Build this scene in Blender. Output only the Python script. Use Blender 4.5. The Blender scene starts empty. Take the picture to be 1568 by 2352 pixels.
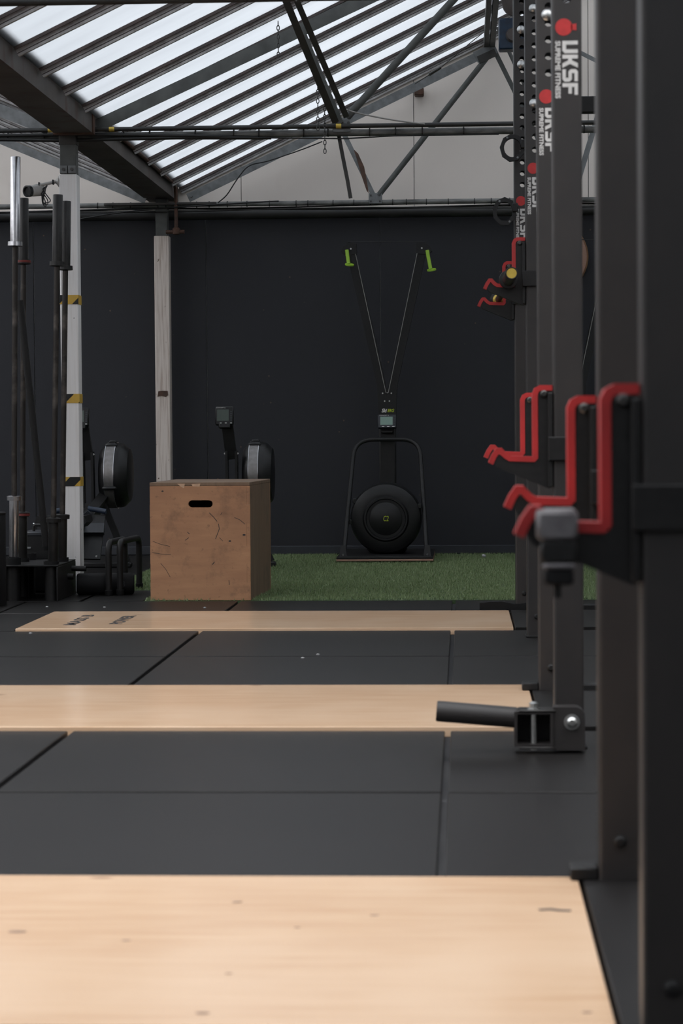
import bpy, bmesh, math, random
import numpy as np
from mathutils import Vector, Matrix
from mathutils.geometry import tessellate_polygon

random.seed(7)
rng = np.random.default_rng(7)
SC = bpy.context.scene
COL = SC.collection

# ------------------------------------------------------------------ camera
CAM_H, FPX = 0.85, 5273.0
YAW, PITCH, ROLL = math.radians(3.02), math.radians(2.04), -0.007
cam_data = bpy.data.cameras.new('camera')
cam = bpy.data.objects.new('camera', cam_data)
COL.objects.link(cam)
CAM_R = (Matrix.Rotation(YAW, 3, 'Z') @ Matrix.Rotation(math.pi / 2 - PITCH, 3, 'X')
         @ Matrix.Rotation(ROLL, 3, 'Z'))
cam.matrix_world = Matrix.Translation((0, 0, CAM_H)) @ CAM_R.to_4x4()
cam_data.sensor_fit = 'VERTICAL'
cam_data.sensor_height = 22.3
cam_data.sensor_width = 14.9
cam_data.lens = 22.3 * FPX / 2352
cam_data.clip_start = 0.05
cam_data.clip_end = 200
cam_data.dof.use_dof = True
cam_data.dof.focus_distance = 13.5
cam_data.dof.aperture_fstop = 4.5
SC.camera = cam

# ------------------------------------------------------------------ world: overcast sky (brighter towards the zenith)
SKY_STRENGTH = 2.5
world = bpy.data.worlds.new('overcast_sky')
SC.world = world
world.use_nodes = True
wn, wl = world.node_tree.nodes, world.node_tree.links
wn.clear()
w_out = wn.new('ShaderNodeOutputWorld')
w_bg = wn.new('ShaderNodeBackground')
w_tc = wn.new('ShaderNodeTexCoord')
w_sep = wn.new('ShaderNodeSeparateXYZ')
w_cl = wn.new('ShaderNodeClamp')
w_ma = wn.new('ShaderNodeMath'); w_ma.operation = 'MULTIPLY_ADD'
w_ma.inputs[1].default_value = 2.0
w_ma.inputs[2].default_value = 1.0
w_mul = wn.new('ShaderNodeVectorMath'); w_mul.operation = 'SCALE'
w_mul.inputs[0].default_value = (0.985, 0.99, 1.0)
wl.new(w_tc.outputs['Generated'], w_sep.inputs[0])
wl.new(w_sep.outputs['Z'], w_cl.inputs['Value'])
wl.new(w_cl.outputs[0], w_ma.inputs[0])
wl.new(w_ma.outputs[0], w_mul.inputs['Scale'])
wl.new(w_mul.outputs[0], w_bg.inputs['Color'])
w_bg.inputs['Strength'].default_value = SKY_STRENGTH
wl.new(w_bg.outputs[0], w_out.inputs['Surface'])

# ------------------------------------------------------------------ exposure
SC.view_settings.view_transform = 'Standard'
SC.view_settings.look = 'None'
SC.view_settings.exposure = -0.29
SC.view_settings.gamma = 1.0
SC.view_settings.use_curve_mapping = False

# ------------------------------------------------------------------ geometry of the place (metres; camera stands at x = y = 0)
WALL_Y = 15.70          # far wall
GUT_X0, GUT_X1 = -2.13, -1.93
GUT_Z0, GUT_Z1 = 2.42, 2.545
GLASS_X, GLASS_Z, SLOPE = -1.90, 2.51, 0.478
RIDGE_X = 1.30
T1, T2 = 12.15, 15.42   # truss planes
POST_X = 0.248          # left face of the rack uprights
POST_W = 0.078


def ray(px, py):
    d = CAM_R @ Vector(((px - 784) / FPX, (1176 - py) / FPX, -1))
    return d


def at(px, py, Y):
    """point of the place that stands at depth Y behind a picture position"""
    d = ray(px, py)
    t = Y / d.y
    return Vector((d.x * t, Y, CAM_H + d.z * t))


def on_floor(px, py, z=0.0):
    d = ray(px, py)
    t = (z - CAM_H) / d.z
    return Vector((d.x * t, d.y * t, z))


# ------------------------------------------------------------------ materials
MATS = {}


def new_mat(name):
    m = bpy.data.materials.new(name)
    m.use_nodes = True
    MATS[name] = m
    nt = m.node_tree
    return m, nt.nodes, nt.links, nt.nodes['Principled BSDF']


def noise(n, l, scale, detail=4, stretch=None, coord='Object', rough=0.55):
    tc = n.new('ShaderNodeTexCoord')
    mp = n.new('ShaderNodeMapping')
    if stretch:
        mp.inputs['Scale'].default_value = stretch
    t = n.new('ShaderNodeTexNoise')
    t.inputs['Scale'].default_value = scale
    t.inputs['Detail'].default_value = detail
    t.inputs['Roughness'].default_value = rough
    l.new(tc.outputs[coord], mp.inputs[0])
    l.new(mp.outputs[0], t.inputs['Vector'])
    return t


def ramp(n, l, src, p0, p1, c0=(0, 0, 0, 1), c1=(1, 1, 1, 1)):
    r = n.new('ShaderNodeValToRGB')
    r.color_ramp.elements[0].position = p0
    r.color_ramp.elements[1].position = p1
    r.color_ramp.elements[0].color = c0
    r.color_ramp.elements[1].color = c1
    l.new(src, r.inputs[0])
    return r


def mixc(n, l, fac, a, b, mode='MIX'):
    m = n.new('ShaderNodeMix')
    m.data_type = 'RGBA'
    m.blend_type = mode
    for s, v in ((m.inputs[0], fac), (m.inputs[6], a), (m.inputs[7], b)):
        if hasattr(v, 'is_output'):
            l.new(v, s)
        elif isinstance(v, (int, float)):
            s.default_value = v
        else:
            s.default_value = (*v[:3], 1)
    return m.outputs[2]


def bump(n, l, p, h, strength, dist=0.002):
    b = n.new('ShaderNodeBump')
    b.inputs['Strength'].default_value = strength
    b.inputs['Distance'].default_value = dist
    l.new(h, b.inputs['Height'])
    l.new(b.outputs[0], p.inputs['Normal'])


def simple(name, c, rough=0.5, metal=0.0, c2=None, scale=20, stretch=None, bmp=0.0, spec=0.5, lo=0.35, hi=0.7):
    m, n, l, p = new_mat(name)
    p.inputs['Roughness'].default_value = rough
    p.inputs['Metallic'].default_value = metal
    p.inputs['Specular IOR Level'].default_value = spec
    t = noise(n, l, scale, 5, stretch)
    c2 = c2 or tuple(v * 0.8 for v in c)
    r = ramp(n, l, t.outputs['Fac'], lo, hi)
    l.new(mixc(n, l, r.outputs[0], c, c2), p.inputs['Base Color'])
    if bmp:
        bump(n, l, p, t.outputs['Fac'], bmp)
    return m


simple('black_powder', (0.0095, 0.0092, 0.0094), 0.5, c2=(0.014, 0.0135, 0.0135), scale=60, bmp=0.1, spec=0.35)
simple('rack_coat', (0.026, 0.0235, 0.023), 0.46, c2=(0.033, 0.0285, 0.027), scale=9, bmp=0.05)
simple('black_plastic', (0.006, 0.006, 0.0065), 0.42, c2=(0.009, 0.009, 0.0095), scale=30, spec=0.4)
simple('grey_plastic', (0.028, 0.031, 0.038), 0.45, scale=30)
simple('blue_plastic', (0.018, 0.03, 0.055), 0.45, scale=30)
simple('black_rubber', (0.008, 0.008, 0.0085), 0.75, scale=80, bmp=0.2, spec=0.3)
simple('red_liner', (0.50, 0.025, 0.025), 0.5, c2=(0.36, 0.02, 0.02), scale=14)
simple('red_dim', (0.20, 0.03, 0.025), 0.5, scale=40)
simple('red_paint', (0.55, 0.03, 0.03), 0.55, scale=40)
simple('decal_white', (0.72, 0.70, 0.68), 0.5, c2=(0.6, 0.59, 0.57), scale=30)
simple('chrome', (0.62, 0.62, 0.64), 0.22, 1.0, c2=(0.5, 0.5, 0.52), scale=60)
simple('bolt_zinc', (0.68, 0.69, 0.68), 0.3, 1.0, scale=90)
simple('clamp_grey', (0.17, 0.16, 0.165), 0.55, 0.0, c2=(0.11, 0.10, 0.105), scale=40)
simple('dark_steel', (0.10, 0.097, 0.095), 0.4, 1.0, c2=(0.07, 0.067, 0.064), scale=12)
simple('sleeve_black', (0.035, 0.034, 0.033), 0.38, 0.6, c2=(0.025, 0.024, 0.024), scale=14)
simple('shaft_worn', (0.045, 0.04, 0.037), 0.42, 0.7, c2=(0.16, 0.14, 0.125), scale=9, stretch=(1, 1, 1), lo=0.5, hi=0.75)
simple('galvanised', (0.235, 0.245, 0.25), 0.55, 0.3, c2=(0.145, 0.15, 0.152), scale=16, bmp=0.1)
simple('truss_paint', (0.10, 0.105, 0.10), 0.6, 0.1, c2=(0.06, 0.062, 0.06), scale=10, bmp=0.15)
simple('purlin_dark', (0.035, 0.034, 0.032), 0.6, 0.1, c2=(0.06, 0.055, 0.05), scale=8)
simple('bar_grey', (0.50, 0.485, 0.48), 0.5, 0.2, c2=(0.30, 0.285, 0.28), scale=7, stretch=(3, 3, 3), bmp=0.1)
simple('bar_shade', (0.05, 0.042, 0.04), 0.6, 0.1, c2=(0.085, 0.06, 0.055), scale=7)  # dark tone painted for the shadow lines in the glazing bar profile
simple('conduit_dark', (0.018, 0.018, 0.018), 0.5, c2=(0.03, 0.03, 0.028), scale=5)
simple('conduit_grey', (0.25, 0.25, 0.24), 0.55, 0.2, c2=(0.05, 0.052, 0.05), scale=6, stretch=(1, 4, 4))
simple('cable_black', (0.01, 0.01, 0.01), 0.5, scale=20)
simple('rust_pipe', (0.05, 0.03, 0.022), 0.75, c2=(0.11, 0.05, 0.03), scale=18, bmp=0.3)
simple('camera_white', (0.5, 0.48, 0.46), 0.5, scale=30)
simple('yellow_tape', (0.62, 0.38, 0.05), 0.45, c2=(0.52, 0.33, 0.06), scale=18)
simple('black_tape', (0.008, 0.008, 0.008), 0.4, scale=18)
simple('brass', (0.75, 0.55, 0.10), 0.35, 0.4, c2=(0.6, 0.42, 0.08), scale=30)
simple('lime_plastic', (0.36, 0.60, 0.05), 0.45, c2=(0.30, 0.52, 0.04), scale=20)
simple('lime_print', (0.45, 0.55, 0.03), 0.5, scale=20)
simple('screen_pale', (0.22, 0.33, 0.27), 0.25, c2=(0.18, 0.28, 0.24), scale=3)
simple('screen_dim', (0.065, 0.085, 0.07), 0.25, c2=(0.05, 0.068, 0.06), scale=3)
simple('mesh_metal', (0.26, 0.25, 0.245), 0.45, 0.8, c2=(0.2, 0.19, 0.185), scale=30)
simple('cord_grey', (0.30, 0.29, 0.27), 0.6, scale=30)
simple('tan_disc', (0.36, 0.20, 0.10), 0.5, c2=(0.28, 0.15, 0.08), scale=8)
simple('ply_edge', (0.42, 0.25, 0.18), 0.6, c2=(0.3, 0.17, 0.12), scale=30, stretch=(1, 1, 20))
simple('motor_blue', (0.012, 0.035, 0.07), 0.45, c2=(0.01, 0.02, 0.04), scale=20)
simple('motor_grey', (0.10, 0.085, 0.08), 0.5, 0.3, scale=12)
simple('concrete', (0.035, 0.035, 0.038), 0.85, c2=(0.055, 0.055, 0.057), scale=4, bmp=0.2)
simple('side_wall', (0.42, 0.41, 0.40), 0.8, c2=(0.36, 0.355, 0.35), scale=3)
simple('skirting_navy', (0.026, 0.029, 0.036), 0.55, c2=(0.02, 0.022, 0.028), scale=6)
simple('ink_dark', (0.035, 0.03, 0.03), 0.6, scale=60)
simple('ink_faint', (0.30, 0.19, 0.13), 0.6, scale=60)
simple('chalk', (0.42, 0.42, 0.42), 0.9, scale=60)
simple('wood_chip', (0.62, 0.40, 0.26), 0.7, scale=40)

# navy painted board with paint specks
m, n, l, p = new_mat('navy_board')
p.inputs['Roughness'].default_value = 0.6
t = noise(n, l, 2.2, 5)
base = mixc(n, l, t.outputs['Fac'], (0.0110, 0.0118, 0.0165), (0.0150, 0.0158, 0.0210))
tc = n.new('ShaderNodeTexCoord')
v = n.new('ShaderNodeTexVoronoi')
v.inputs['Scale'].default_value = 9.0
l.new(tc.outputs['Object'], v.inputs['Vector'])
r = ramp(n, l, v.outputs['Distance'], 0.035, 0.06, (1, 1, 1, 1), (0, 0, 0, 1))
sel = noise(n, l, 1.3, 2)
rs = ramp(n, l, sel.outputs['Fac'], 0.44, 0.54)
mm = n.new('ShaderNodeMath'); mm.operation = 'MULTIPLY'
l.new(r.outputs[0], mm.inputs[0]); l.new(rs.outputs[0], mm.inputs[1])
mh = n.new('ShaderNodeMath'); mh.operation = 'MULTIPLY'; mh.inputs[1].default_value = 0.5
l.new(mm.outputs[0], mh.inputs[0])
spk = mixc(n, l, v.outputs['Color'], (0.24, 0.23, 0.21), (0.22, 0.10, 0.04))
l.new(mixc(n, l, mh.outputs[0], base, spk), p.inputs['Base Color'])
t2 = noise(n, l, 90, 3)
bump(n, l, p, t2.outputs['Fac'], 0.25)

# beige gable board
m, n, l, p = new_mat('gable_board')
p.inputs['Roughness'].default_value = 0.8
t = noise(n, l, 1.1, 6)
base = mixc(n, l, t.outputs['Fac'], (0.835, 0.755, 0.69), (0.89, 0.815, 0.75))
t2 = noise(n, l, 6, 3, (1, 1, 0.4))
r = ramp(n, l, t2.outputs['Fac'], 0.62, 0.8)
mh = n.new('ShaderNodeMath'); mh.operation = 'MULTIPLY'; mh.inputs[1].default_value = 0.25
l.new(r.outputs[0], mh.inputs[0])
l.new(mixc(n, l, mh.outputs[0], base, (0.62, 0.55, 0.51)), p.inputs['Base Color'])


# painted columns: grime, drips and chips down to the steel
def column_mat(name, a, b, chip, chip_lo, chip_hi, streak, amount):
    m, n, l, p = new_mat(name)
    p.inputs['Roughness'].default_value = 0.5
    t = noise(n, l, 3.0, 5, (2, 2, 0.7))
    base = mixc(n, l, t.outputs['Fac'], a, b)
    t3 = noise(n, l, 9.0, 5, (9, 9, 0.35))
    r3 = ramp(n, l, t3.outputs['Fac'], 0.46, 0.70, (0, 0, 0, 1), (amount, amount, amount, 1))
    base = mixc(n, l, r3.outputs[0], base, streak)
    t2 = noise(n, l, 22, 5, (1, 1, 0.8))
    r = ramp(n, l, t2.outputs['Fac'], chip_lo, chip_hi)
    l.new(mixc(n, l, r.outputs[0], base, chip), p.inputs['Base Color'])
    bump(n, l, p, t2.outputs['Fac'], 0.2)


column_mat('column_white', (0.84, 0.82, 0.81), (0.77, 0.75, 0.74), (0.06, 0.05, 0.045), 0.695, 0.71, (0.62, 0.58, 0.54), 0.35)
column_mat('column_cream', (0.76, 0.68, 0.62), (0.62, 0.54, 0.485), (0.15, 0.10, 0.07), 0.67, 0.70, (0.36, 0.27, 0.21), 0.75)

# rusty painted gutter
m, n, l, p = new_mat('gutter_rust')
p.inputs['Roughness'].default_value = 0.65
t = noise(n, l, 2.6, 6, (1, 1.3, 1))
base = mixc(n, l, t.outputs['Fac'], (0.035, 0.030, 0.026), (0.14, 0.125, 0.115))
t2 = noise(n, l, 8, 6, (1, 1, 0.35))
r = ramp(n, l, t2.outputs['Fac'], 0.55, 0.72)
l.new(mixc(n, l, r.outputs[0], base, (0.065, 0.03, 0.018)), p.inputs['Base Color'])
bump(n, l, p, t2.outputs['Fac'], 0.4, 0.004)


# plywood
def ply(name, a, b, c, rough, grain=(1.2, 14, 14), grime=None, knot=(0.10, 0.05, 0.03), knot_lo=0.03, knot_hi=0.06, spec=0.5, kscale=2.2):
    m, n, l, p = new_mat(name)
    p.inputs['Roughness'].default_value = rough
    p.inputs['Specular IOR Level'].default_value = spec
    t = noise(n, l, 2.2, 6, grain, rough=0.6)
    base = mixc(n, l, ramp(n, l, t.outputs['Fac'], 0.3, 0.7).outputs[0], a, b)
    t2 = noise(n, l, 1.6, 3)
    base = mixc(n, l, ramp(n, l, t2.outputs['Fac'], 0.45, 0.75).outputs[0], base, c)
    if grime:
        tg = noise(n, l, 5.0, 6, rough=0.7)
        base = mixc(n, l, ramp(n, l, tg.outputs['Fac'], 0.52, 0.72, (0, 0, 0, 1), (0.7, 0.7, 0.7, 1)).outputs[0], base, grime)
        tf = noise(n, l, 34.0, 4, rough=0.7)
        base = mixc(n, l, ramp(n, l, tf.outputs['Fac'], 0.60, 0.72, (0, 0, 0, 1), (0.5, 0.5, 0.5, 1)).outputs[0], base, grime)
    tc = n.new('ShaderNodeTexCoord')
    mp = n.new('ShaderNodeMapping')
    mp.inputs['Scale'].default_value = (1, 2.0, 2.0)
    v = n.new('ShaderNodeTexVoronoi')
    v.inputs['Scale'].default_value = kscale
    l.new(tc.outputs['Object'], mp.inputs[0])
    l.new(mp.outputs[0], v.inputs['Vector'])
    r = ramp(n, l, v.outputs['Distance'], knot_lo, knot_hi, (0.7, 0.7, 0.7, 1), (0, 0, 0, 1))
    l.new(mixc(n, l, r.outputs[0], base, knot), p.inputs['Base Color'])
    bump(n, l, p, t.outputs['Fac'], 0.05)


ply('ply_platform', (0.835, 0.575, 0.375), (0.735, 0.475, 0.295), (0.865, 0.62, 0.425), 0.20, knot=(0.42, 0.26, 0.17))
ply('ply_box', (0.53, 0.275, 0.14), (0.40, 0.195, 0.10), (0.30, 0.15, 0.08), 0.6, grime=(0.12, 0.065, 0.04), grain=(1.5, 9, 9), knot=(0.06, 0.03, 0.02), knot_lo=0.02, knot_hi=0.04)
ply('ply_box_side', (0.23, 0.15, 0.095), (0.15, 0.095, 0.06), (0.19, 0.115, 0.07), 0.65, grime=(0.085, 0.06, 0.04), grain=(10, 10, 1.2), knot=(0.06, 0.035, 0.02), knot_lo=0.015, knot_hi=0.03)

# rubber mat
m, n, l, p = new_mat('rubber_mat')
p.inputs['Roughness'].default_value = 0.40
p.inputs['Specular IOR Level'].default_value = 0.20
t = noise(n, l, 1.7, 6)
base = mixc(n, l, t.outputs['Fac'], (0.0105, 0.0097, 0.0093), (0.0175, 0.0162, 0.0157))
tc = n.new('ShaderNodeTexCoord')
v = n.new('ShaderNodeTexVoronoi'); v.inputs['Scale'].default_value = 14
l.new(tc.outputs['Object'], v.inputs['Vector'])
r = ramp(n, l, v.outputs['Distance'], 0.03, 0.05, (0.35, 0.35, 0.35, 1), (0, 0, 0, 1))
sel = noise(n, l, 2.5, 2)
rs = ramp(n, l, sel.outputs['Fac'], 0.55, 0.65)
mm = n.new('ShaderNodeMath'); mm.operation = 'MULTIPLY'
l.new(r.outputs[0], mm.inputs[0]); l.new(rs.outputs[0], mm.inputs[1])
l.new(mixc(n, l, mm.outputs[0], base, (0.22, 0.21, 0.2)), p.inputs['Base Color'])
t2 = noise(n, l, 160, 3)
bump(n, l, p, t2.outputs['Fac'], 0.35)

# artificial grass
m, n, l, p = new_mat('grass_blade')
p.inputs['Roughness'].default_value = 0.55
t = noise(n, l, 3.0, 4)
t2 = noise(n, l, 130, 2)
a = mixc(n, l, t.outputs['Fac'], (0.13, 0.21, 0.08), (0.17, 0.25, 0.10))
l.new(mixc(n, l, ramp(n, l, t2.outputs['Fac'], 0.35, 0.7).outputs[0], a, (0.24, 0.28, 0.15)), p.inputs['Base Color'])
simple('grass_backing', (0.06, 0.10, 0.04), 0.85, scale=40)

# roof glazing: dull white translucent sheets, and unseen clear sheets added to let in more light
def sheet(name, diffuse, dcol, ca, cb):
    m, n, l, p = new_mat(name)
    n.remove(p)
    tr = n.new('ShaderNodeBsdfTransparent')
    df = n.new('ShaderNodeBsdfTranslucent')
    gl = n.new('ShaderNodeBsdfGlossy'); gl.inputs['Roughness'].default_value = 0.3
    m1 = n.new('ShaderNodeMixShader'); m1.inputs[0].default_value = diffuse
    m2 = n.new('ShaderNodeMixShader'); m2.inputs[0].default_value = 0.03
    t = noise(n, l, 0.9, 5, (1, 4, 1))
    f = ramp(n, l, t.outputs['Fac'], 0.35, 0.75).outputs[0]
    l.new(mixc(n, l, f, ca, cb), tr.inputs['Color'])
    l.new(mixc(n, l, f, dcol, tuple(v * 0.88 for v in dcol)), df.inputs['Color'])
    l.new(tr.outputs[0], m1.inputs[1]); l.new(df.outputs[0], m1.inputs[2])
    l.new(m1.outputs[0], m2.inputs[1]); l.new(gl.outputs[0], m2.inputs[2])
    l.new(m2.outputs[0], n['Material Output'].inputs['Surface'])


sheet('roof_sheet', 0.80, (0.455, 0.470, 0.488), (0.455, 0.470, 0.488), (0.405, 0.42, 0.435))
sheet('added_clear_sheet', 0.10, (0.9, 0.92, 0.95), (0.81, 0.81, 0.815), (0.75, 0.75, 0.755))


# ------------------------------------------------------------------ mesh helpers
class MB:
    """collects shapes; build() links them as ONE mesh object"""

    def __init__(self):
        self.v, self.f = [], []

    def add(self, vs, fs):
        o = len(self.v)
        self.v += [Vector(p) for p in vs]
        self.f += [tuple(i + o for i in f) for f in fs]
        return self

    def box(self, lo, hi, bev=0.0, M=None):
        lo, hi = Vector(lo), Vector(hi)
        c, h = (lo + hi) / 2, (hi - lo) / 2
        b = min(bev, min(h) * 0.9)
        vs, fs = [], []
        if b <= 0:
            for sx in (-1, 1):
                for sy in (-1, 1):
                    for sz in (-1, 1):
                        vs.append((sx * h.x, sy * h.y, sz * h.z))
            fs = [(0, 1, 3, 2), (4, 6, 7, 5), (0, 4, 5, 1), (2, 3, 7, 6), (0, 2, 6, 4), (1, 5, 7, 3)]
        else:
            ix = {}
            for sx in (-1, 1):
                for sy in (-1, 1):
                    for sz in (-1, 1):
                        for k in range(3):
                            e = [h.x - b, h.y - b, h.z - b]
                            e[k] = h[k]
                            ix[(sx, sy, sz, k)] = len(vs)
                            vs.append((sx * e[0], sy * e[1], sz * e[2]))
            S = (-1, 1)
            for s in S:
                q = [ix[(s, a, c2, 0)] for a, c2 in ((-1, -1), (1, -1), (1, 1), (-1, 1))]
                fs.append(tuple(q if s > 0 else q[::-1]))
                q = [ix[(a, s, c2, 1)] for a, c2 in ((-1, -1), (-1, 1), (1, 1), (1, -1))]
                fs.append(tuple(q if s > 0 else q[::-1]))
                q = [ix[(a, c2, s, 2)] for a, c2 in ((-1, -1), (1, -1), (1, 1), (-1, 1))]
                fs.append(tuple(q if s > 0 else q[::-1]))
            for s in S:
                for u in S:
                    fs.append((ix[(s, u, -1, 0)], ix[(s, u, 1, 0)], ix[(s, u, 1, 1)], ix[(s, u, -1, 1)]))
                    fs.append((ix[(s, -1, u, 0)], ix[(s, 1, u, 0)], ix[(s, 1, u, 2)], ix[(s, -1, u, 2)]))
                    fs.append((ix[(-1, s, u, 1)], ix[(1, s, u, 1)], ix[(1, s, u, 2)], ix[(-1, s, u, 2)]))
                    for w in S:
                        fs.append((ix[(s, u, w, 0)], ix[(s, u, w, 1)], ix[(s, u, w, 2)]))
        if M is None:
            vs = [Vector(p) + c for p in vs]
        else:
            vs = [M @ (Vector(p) + c) for p in vs]
        return self.add(vs, fs)

    def cyl(self, a, b, r0, r1=None, n=16, cap=True):
        a, b = Vector(a), Vector(b)
        r1 = r0 if r1 is None else r1
        d = (b - a).normalized()
        u = d.orthogonal().normalized()
        w = d.cross(u)
        vs = []
        for p, r in ((a, r0), (b, r1)):
            for i in range(n):
                t = 2 * math.pi * i / n
                vs.append(p + (u * math.cos(t) + w * math.sin(t)) * r)
        fs = [(i, (i + 1) % n, n + (i + 1) % n, n + i) for i in range(n)]
        if cap:
            fs += [tuple(range(n - 1, -1, -1)), tuple(range(n, 2 * n))]
        return self.add(vs, fs)

    def lathe(self, a, axis, prof, n=24):
        """prof: list of (distance along the axis, radius)"""
        a, d = Vector(a), Vector(axis).normalized()
        u = d.orthogonal().normalized()
        w = d.cross(u)
        vs, fs = [], []
        for s, r in prof:
            for i in range(n):
                t = 2 * math.pi * i / n
                vs.append(a + d * s + (u * math.cos(t) + w * math.sin(t)) * max(r, 1e-4))
        for k in range(len(prof) - 1):
            for i in range(n):
                j = (i + 1) % n
                fs.append((k * n + i, k * n + j, (k + 1) * n + j, (k + 1) * n + i))
        fs.append(tuple(range(n - 1, -1, -1)))
        m_ = (len(prof) - 1) * n
        fs.append(tuple(range(m_, m_ + n)))
        return self.add(vs, fs)

    def tube(self, pts, r, n=10, closed=False, up=None):
        pts = [Vector(p) for p in pts]
        N = len(pts)
        vs, fs = [], []
        prev = None
        for i, p in enumerate(pts):
            if closed:
                d = pts[(i + 1) % N] - pts[i - 1]
            else:
                d = pts[min(i + 1, N - 1)] - pts[max(i - 1, 0)]
            d.normalize()
            if prev is None:
                u = Vector(up).cross(d).normalized() if up is not None else d.orthogonal().normalized()
            else:
                u = (prev - d * prev.dot(d)).normalized()
            prev = u
            w = d.cross(u)
            for k in range(n):
                t = 2 * math.pi * k / n
                vs.append(p + (u * math.cos(t) + w * math.sin(t)) * r)
        rings = N if closed else N - 1
        for i in range(rings):
            j = (i + 1) % N
            for k in range(n):
                q = (k + 1) % n
                fs.append((i * n + k, i * n + q, j * n + q, j * n + k))
        if not closed:
            fs.append(tuple(range(n - 1, -1, -1)))
            fs.append(tuple(range((N - 1) * n, N * n)))
        return self.add(vs, fs)

    def bar(self, a, b, w, t, up=(0, 1, 0)):
        """flat rectangular bar from a to b; w across, t along 'up'"""
        a, b = Vector(a), Vector(b)
        d = (b - a).normalized()
        tdir = (Vector(up) - d * Vector(up).dot(d)).normalized()
        wdir = d.cross(tdir)
        vs = []
        for p in (a, b):
            for su, sv in ((-1, -1), (1, -1), (1, 1), (-1, 1)):
                vs.append(p + wdir * (su * w / 2) + tdir * (sv * t / 2))
        fs = [(0, 1, 5, 4), (1, 2, 6, 5), (2, 3, 7, 6), (3, 0, 4, 7), (3, 2, 1, 0), (4, 5, 6, 7)]
        return self.add(vs, fs)

    def prism(self, outer, holes, M, t):
        """2D outline (with holes) in the local XY plane of M, thickness t along local +Z"""
        loops = [[Vector((x, y, 0)) for x, y in lp] for lp in [outer] + list(holes)]
        flat = [p for lp in loops for p in lp]
        tris = tessellate_polygon(loops)
        N = len(flat)
        vs = [M @ p for p in flat] + [M @ (p + Vector((0, 0, t))) for p in flat]
        fs = [tuple(tr_[::-1]) for tr_ in tris] + [tuple(i + N for i in tr_) for tr_ in tris]
        o = 0
        for lp in loops:
            k = len(lp)
            for i in range(k):
                j = (i + 1) % k
                fs.append((o + i, o + j, N + o + j, N + o + i))
            o += k
        return self.add(vs, fs)

    def strip(self, pts, half, M, t):
        """ribbon of half-width 'half' along a 2D polyline (mitred), thickness t"""
        P = [Vector(p) for p in pts]
        L, R = [], []
        for i, p in enumerate(P):
            d0 = (P[i] - P[i - 1]).normalized() if i > 0 else None
            d1 = (P[i + 1] - P[i]).normalized() if i < len(P) - 1 else None
            if d0 is None: d0 = d1
            if d1 is None: d1 = d0
            tg = (d0 + d1).normalized()
            nn = Vector((-tg.y, tg.x))
            k = half / max(0.5, nn.dot(Vector((-d0.y, d0.x))))
            L.append(p + nn * k)
            R.append(p - nn * k)
        N = len(P)
        vs, fs = [], []
        for z in (0, t):
            for i in range(N):
                vs.append(M @ Vector((L[i].x, L[i].y, z)))
                vs.append(M @ Vector((R[i].x, R[i].y, z)))
        o = 2 * N
        for i in range(N - 1):
            a = 2 * i
            fs += [(a, a + 1, a + 3, a + 2), (o + a, o + a + 2, o + a + 3, o + a + 1),
                   (a, a + 2, o + a + 2, o + a), (a + 1, o + a + 1, o + a + 3, a + 3)]
        fs += [(0, o, o + 1, 1), (2 * N - 2, 2 * N - 1, o + 2 * N - 1, o + 2 * N - 2)]
        return self.add(vs, fs)

    def build(self, name, mat, parent=None, local=False, origin=None, smooth=True, fix=True):
        """local: coordinates are already those of the parent; else they are world coordinates"""
        vs = [Vector(p) for p in self.v]
        if parent is not None:
            off = Vector((0, 0, 0)) if local else parent['_w']
            loc = Vector((0, 0, 0))
            off = Vector(off)
        else:
            if local:
                loc = Vector(origin or (0, 0, 0))
                off = Vector((0, 0, 0))
            else:
                xs = [p.x for p in vs]; ys = [p.y for p in vs]; zs = [p.z for p in vs]
                loc = Vector(origin) if origin is not None else Vector(((min(xs) + max(xs)) / 2, (min(ys) + max(ys)) / 2, min(zs)))
                off = loc
        me = bpy.data.meshes.new(name)
        me.from_pydata([p - off for p in vs], [], self.f)
        if fix:
            bm = bmesh.new()
            bm.from_mesh(me)
            bmesh.ops.recalc_face_normals(bm, faces=bm.faces)
            bm.to_mesh(me)
            bm.free()
        if smooth:
            me.polygons.foreach_set('use_smooth', [True] * len(me.polygons))
            me.set_sharp_from_angle(angle=math.radians(38))
        me.materials.append(MATS[mat])
        ob = bpy.data.objects.new(name, me)
        COL.objects.link(ob)
        ob.location = loc
        ob['_w'] = tuple(loc if parent is None else off)
        if parent is not None:
            ob.parent = parent
        return ob


def tag(o, label, cat=None, group=None, kind=None):
    o['label'] = label
    if cat: o['category'] = cat
    if group: o['group'] = group
    if kind: o['kind'] = kind
    return o


def thing(name, loc, label, cat, group=None, rz=0.0):
    o = bpy.data.objects.new(name, None)
    COL.objects.link(o)
    o.empty_display_size = 0.1
    o.location = loc
    o.rotation_euler = (0, 0, rz)
    o['_w'] = tuple(loc)
    return tag(o, label, cat, group)


def copy_tree(src, loc, rz=None, label=None, parent=None):
    c = src.copy()
    COL.objects.link(c)
    if parent is None:
        c.location = loc
        if rz is not None: c.rotation_euler = (0, 0, rz)
        if label: c['label'] = label
    else:
        c.parent = parent
    for ch in list(src.children):
        copy_tree(ch, None, parent=c)
    return c


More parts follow.
